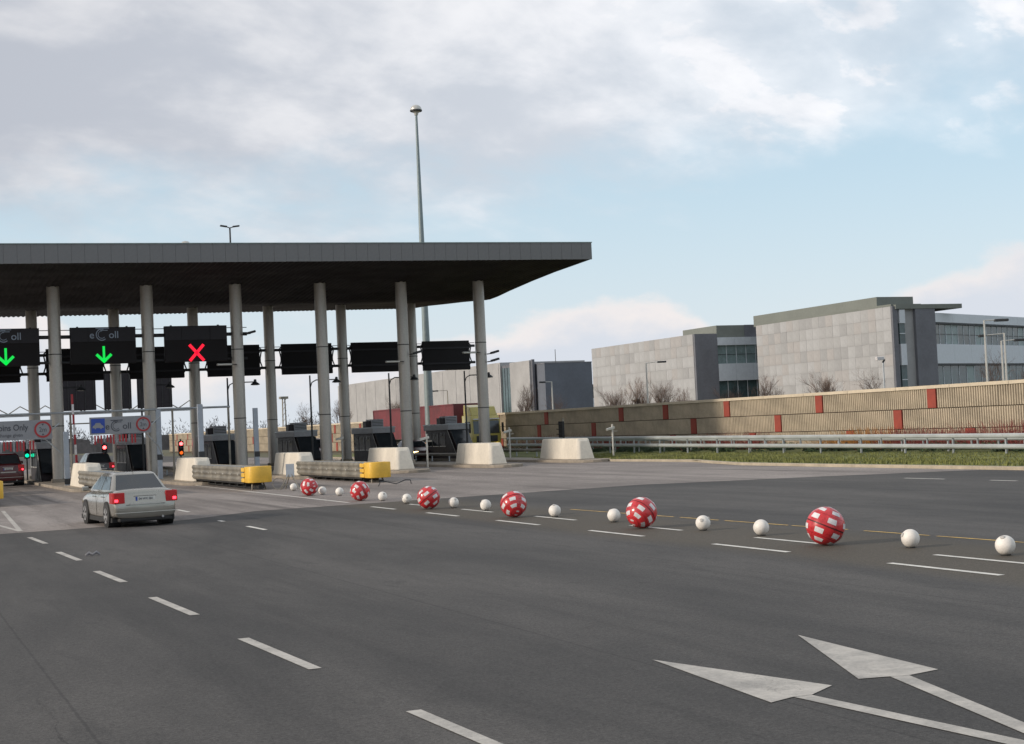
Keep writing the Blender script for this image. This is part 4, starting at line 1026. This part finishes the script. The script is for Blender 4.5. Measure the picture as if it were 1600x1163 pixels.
MB().box(-.8, .8, -.8, .8, 9.6, 10.1).build('platform', M_galvd, tw)
# debris on the road
db = thing('road_debris', 'small scrap of torn tyre lying beside the left lane dashes', 'debris', (3.98, 31.1, 0))
MB().tube([(-.14, 0, .02), (-.07, .03, .06), (0, 0, .03), (.08, .02, .07), (.15, 0, .02)], [.02, .04, .03, .04, .02], 6).build('scrap', mat('scrap_grey', (.25, .24, .25), .7), db, smooth=True)

# ------------------------------------------------------------------ vegetation
def branch(o, tw_, p, d, ln, r, depth, rnd, spread):
    segs = 3; pts = [p]; q = p.copy(); dd_ = d.copy()
    for k in range(segs):
        dd_ = (dd_+Vector((rnd.uniform(-.12, .12), rnd.uniform(-.12, .12), .10))).normalized(); q = q+dd_*ln/segs; pts.append(q.copy())
    (o if depth > 2 else tw_).tube(pts, [r*(1-.45*k/segs) for k in range(segs+1)], 5 if depth > 2 else 3, False)
    if depth == 0: return
    n = rnd.choice((2, 3)) if depth < 4 else 4
    for k in range(n+ (1 if depth < 3 else 0)):
        a = rnd.uniform(0, 2*PI); tilt_ = rnd.uniform(.25, .75)*spread
        ax = dd_.orthogonal().normalized(); ax.rotate(Matrix.Rotation(a, 3, dd_)); nd = (dd_*math.cos(tilt_)+ax*math.sin(tilt_)).normalized()
        branch(o, tw_, pts[rnd.choice((1, 2, 3, 3))], nd, ln*rnd.uniform(.6, .85), r*.55, depth-1, rnd, spread)
def bare_tree(seed, h, spread):
    rnd = random.Random(seed); o = MB(); tw_ = MB()
    branch(o, tw_, Vector((0, 0, 0)), Vector((0, 0, 1)), h*.36, h*.022, 6, rnd, spread)
    zm = max(v[2] for v in tw_.v); s_ = h/zm
    o.v = [(v[0]*s_, v[1]*s_, v[2]*s_) for v in o.v]; tw_.v = [(v[0]*s_, v[1]*s_, v[2]*s_) for v in tw_.v]
    return o.mesh('trunk', M_bark), tw_.mesh('crown', M_twig)
kinds = [bare_tree(3, 5.6, .8), bare_tree(11, 5.4, .7), bare_tree(21, 5.0, 1.15)]
tl_ = [(65, 126.1, 0, .95, 'leafless young tree left of the nest tree before the middle block'), (65, 121.1, 1, 1.05, 'leafless young tree holding a dark bird nest'), (65, 117.0, 0, 1.0, 'leafless young tree just right of the nest tree'),
       (65, 111.5, 1, .82, 'small leafless tree before the slate corner of the middle block'), (65, 104.5, 0, .8, 'small leafless tree before the glazed link'), (65, 98.9, 1, .9, 'leafless tree at the left end of the large stone block'), (65, 91.1, 0, .9, 'leafless tree before the middle of the large stone block'),
       (65, 85.6, 2, .95, 'wide spreading leafless tree before the large stone block'), (65, 73.2, 2, 1.04, 'wide spreading leafless tree before the glazed wing'), (65, 69.3, 1, .85, 'leafless tree at the right edge before the glazed wing'),
       (66, 141, 2, 1.0, 'leafless tree right of the truck before the far slate pier'), (66, 150, 1, 1.15, 'leafless tree behind the truck cab'), (66, 186, 2, 1.2, 'leafless tree between fourth and fifth near columns before far stone office'),
       (68, 200, 0, 1.2, 'leafless tree far behind the fifth near column'), (70, 232, 1, 1.3, 'leafless tree beyond the third near column'), (72, 262, 2, 1.5, 'leafless tree far beyond the red cross sign')]
for x_, y_, k, s_, l in tl_:
    t = thing('bare_tree', l, 'tree', (x_, y_, .1), random.uniform(0, 6), 'leafless trees behind the noise wall'); t.scale = (s_*1.2, s_*1.2, s_*1.1)
    link('trunk', kinds[k][0], t); link('crown', kinds[k][1], t)
    if 'nest' in l and 'holding' in l:
        nb = MB(); rn = random.Random(5)
        for _ in range(260):
            v = Vector((rn.gauss(0, 1), rn.gauss(0, 1), rn.gauss(0, .6))).normalized()*rn.uniform(.1, .34); w = Vector((rn.uniform(-1, 1), rn.uniform(-1, 1), rn.uniform(-.4, .4)))*.16
            c0 = Vector((0, 0, 3.75)); nb.tube([c0+v-w, c0+v+w], .015, 3, False)
        tag(nb.build('bird_nest', M_bark, None, loc=(x_, y_, .1)), 'dark twig bird nest in a leafless tree above the noise wall', 'nest')
# shrubs of red and orange stems before the wall
def stem_shrub(label, x_, y_, w, h, n, m):
    o = MB()
    for _ in range(n):
        bx = random.gauss(0, w*.28); by = random.gauss(0, w*.4); hh = h*random.uniform(.55, 1.05)
        tx = bx*1.5+random.uniform(-.2, .2); ty = by*1.35+random.uniform(-.25, .25)
        o.tube([(bx, by, 0), ((bx+tx)/2+random.uniform(-.05, .05), (by+ty)/2, hh*.55), (tx, ty, hh)], [.014, .011, .005], 3, False)
    t = thing('stem_shrub', label, 'shrub', (x_, y_, .2), 0, 'leafless coloured shrubs before the noise wall')
    o.build('stems', m, t)
sh = [(46.0, 46.5, 2.2, 1.15, M_dogr, 'dense red stemmed shrub at the right edge before the wall'), (45.9, 48.6, 2.0, 1.05, M_dogr, 'red stemmed shrub second from the right edge'), (46.0, 51.0, 2.2, 1.25, M_dogr, 'tall red stemmed shrub beside the low red panel'),
      (45.8, 53.6, 2.0, .95, M_dogr, 'red stemmed shrub left of the low red panel'), (46.1, 56.2, 2.0, 1.0, M_dogr, 'red stemmed shrub third in the red row from the left'), (46.0, 58.6, 2.1, 1.05, M_dogr, 'red stemmed shrub right beside the orange bush'),
      (46.0, 61.2, 2.0, 1.1, M_dogo, 'orange stemmed shrub under the mid red panel'), (45.9, 63.4, 1.8, .8, M_dogo, 'low orange stemmed shrub before the wall'), (46.0, 72.5, 2.2, 1.0, M_dogr, 'sparse red stemmed shrub before the wall, middle of photo'),
      (46.0, 76.0, 2.3, .95, M_dogr, 'sparse red stemmed shrub left of the middle one'), (46.0, 88.5, 2.6, 1.0, M_dogr, 'red stemmed shrub above the second verge camera post'), (46.0, 99, 3.2, 1.2, M_dogr, 'red stemmed shrub just right of the yellow truck cab'), (46.0, 94, 2.8, 1.0, M_dogr, 'red stemmed shrub above the rightmost end block')]
for x_, y_, w, h, m, l in sh: stem_shrub(l, x_, y_, w, h, 230, m)
# evergreen ground cover between rail and wall
ev = MB(); rn = random.Random(9)
clumps = [(rn.uniform(43.2, 46.3), rn.uniform(26, 104), rn.uniform(.25, .6)) for _ in range(200)]
for cx_, cy_, r_ in clumps:
    if rn.random() < .2: continue
    for _ in range(210):
        v = Vector((rn.gauss(0, 1), rn.gauss(0, 1), abs(rn.gauss(0, .8)))).normalized()*r_*rn.uniform(.5, 1.05); p = Vector((cx_, cy_, .18))+Vector((v.x, v.y*1.6, v.z*.75))
        a = Vector((rn.uniform(-1, 1), rn.uniform(-1, 1), rn.uniform(-1, 1))).normalized()*.07; c = a.orthogonal().normalized()*.035
        ev.add([p-a, p+c, p+a, p-c], [(0, 1, 2, 3)])
stuff(ev.build('ground_cover', M_ever))
# far woods on the horizon
fw_ = MB()
for _ in range(560):
    X = rn.uniform(-80, 330); Y = rn.uniform(330, 420); h = rn.uniform(3.5, 8)
    for _ in range(60):
        a = rn.uniform(0, 2*PI); r_ = rn.uniform(0, 3.5); zz = rn.uniform(0, h)*(1-r_/9)
        p = Vector((X+math.cos(a)*r_, Y+math.sin(a)*r_, zz)); q = p+Vector((rn.uniform(-.5, .5), 0, rn.uniform(.3, .9))); fw_.add([p, p+Vector((.16, 0, 0)), q], [(0, 1, 2)])
    fw_.add([(X-3, Y, -.5), (X+3, Y, -.5), (X+2.4, Y+.5, h*.45), (X-2.4, Y+.5, h*.45)], [(0, 1, 2, 3)])
stuff(fw_.build('far_woods', mat('far_wood_brown', (.13, .12, .12), .95, var=.3, scale=.1)))
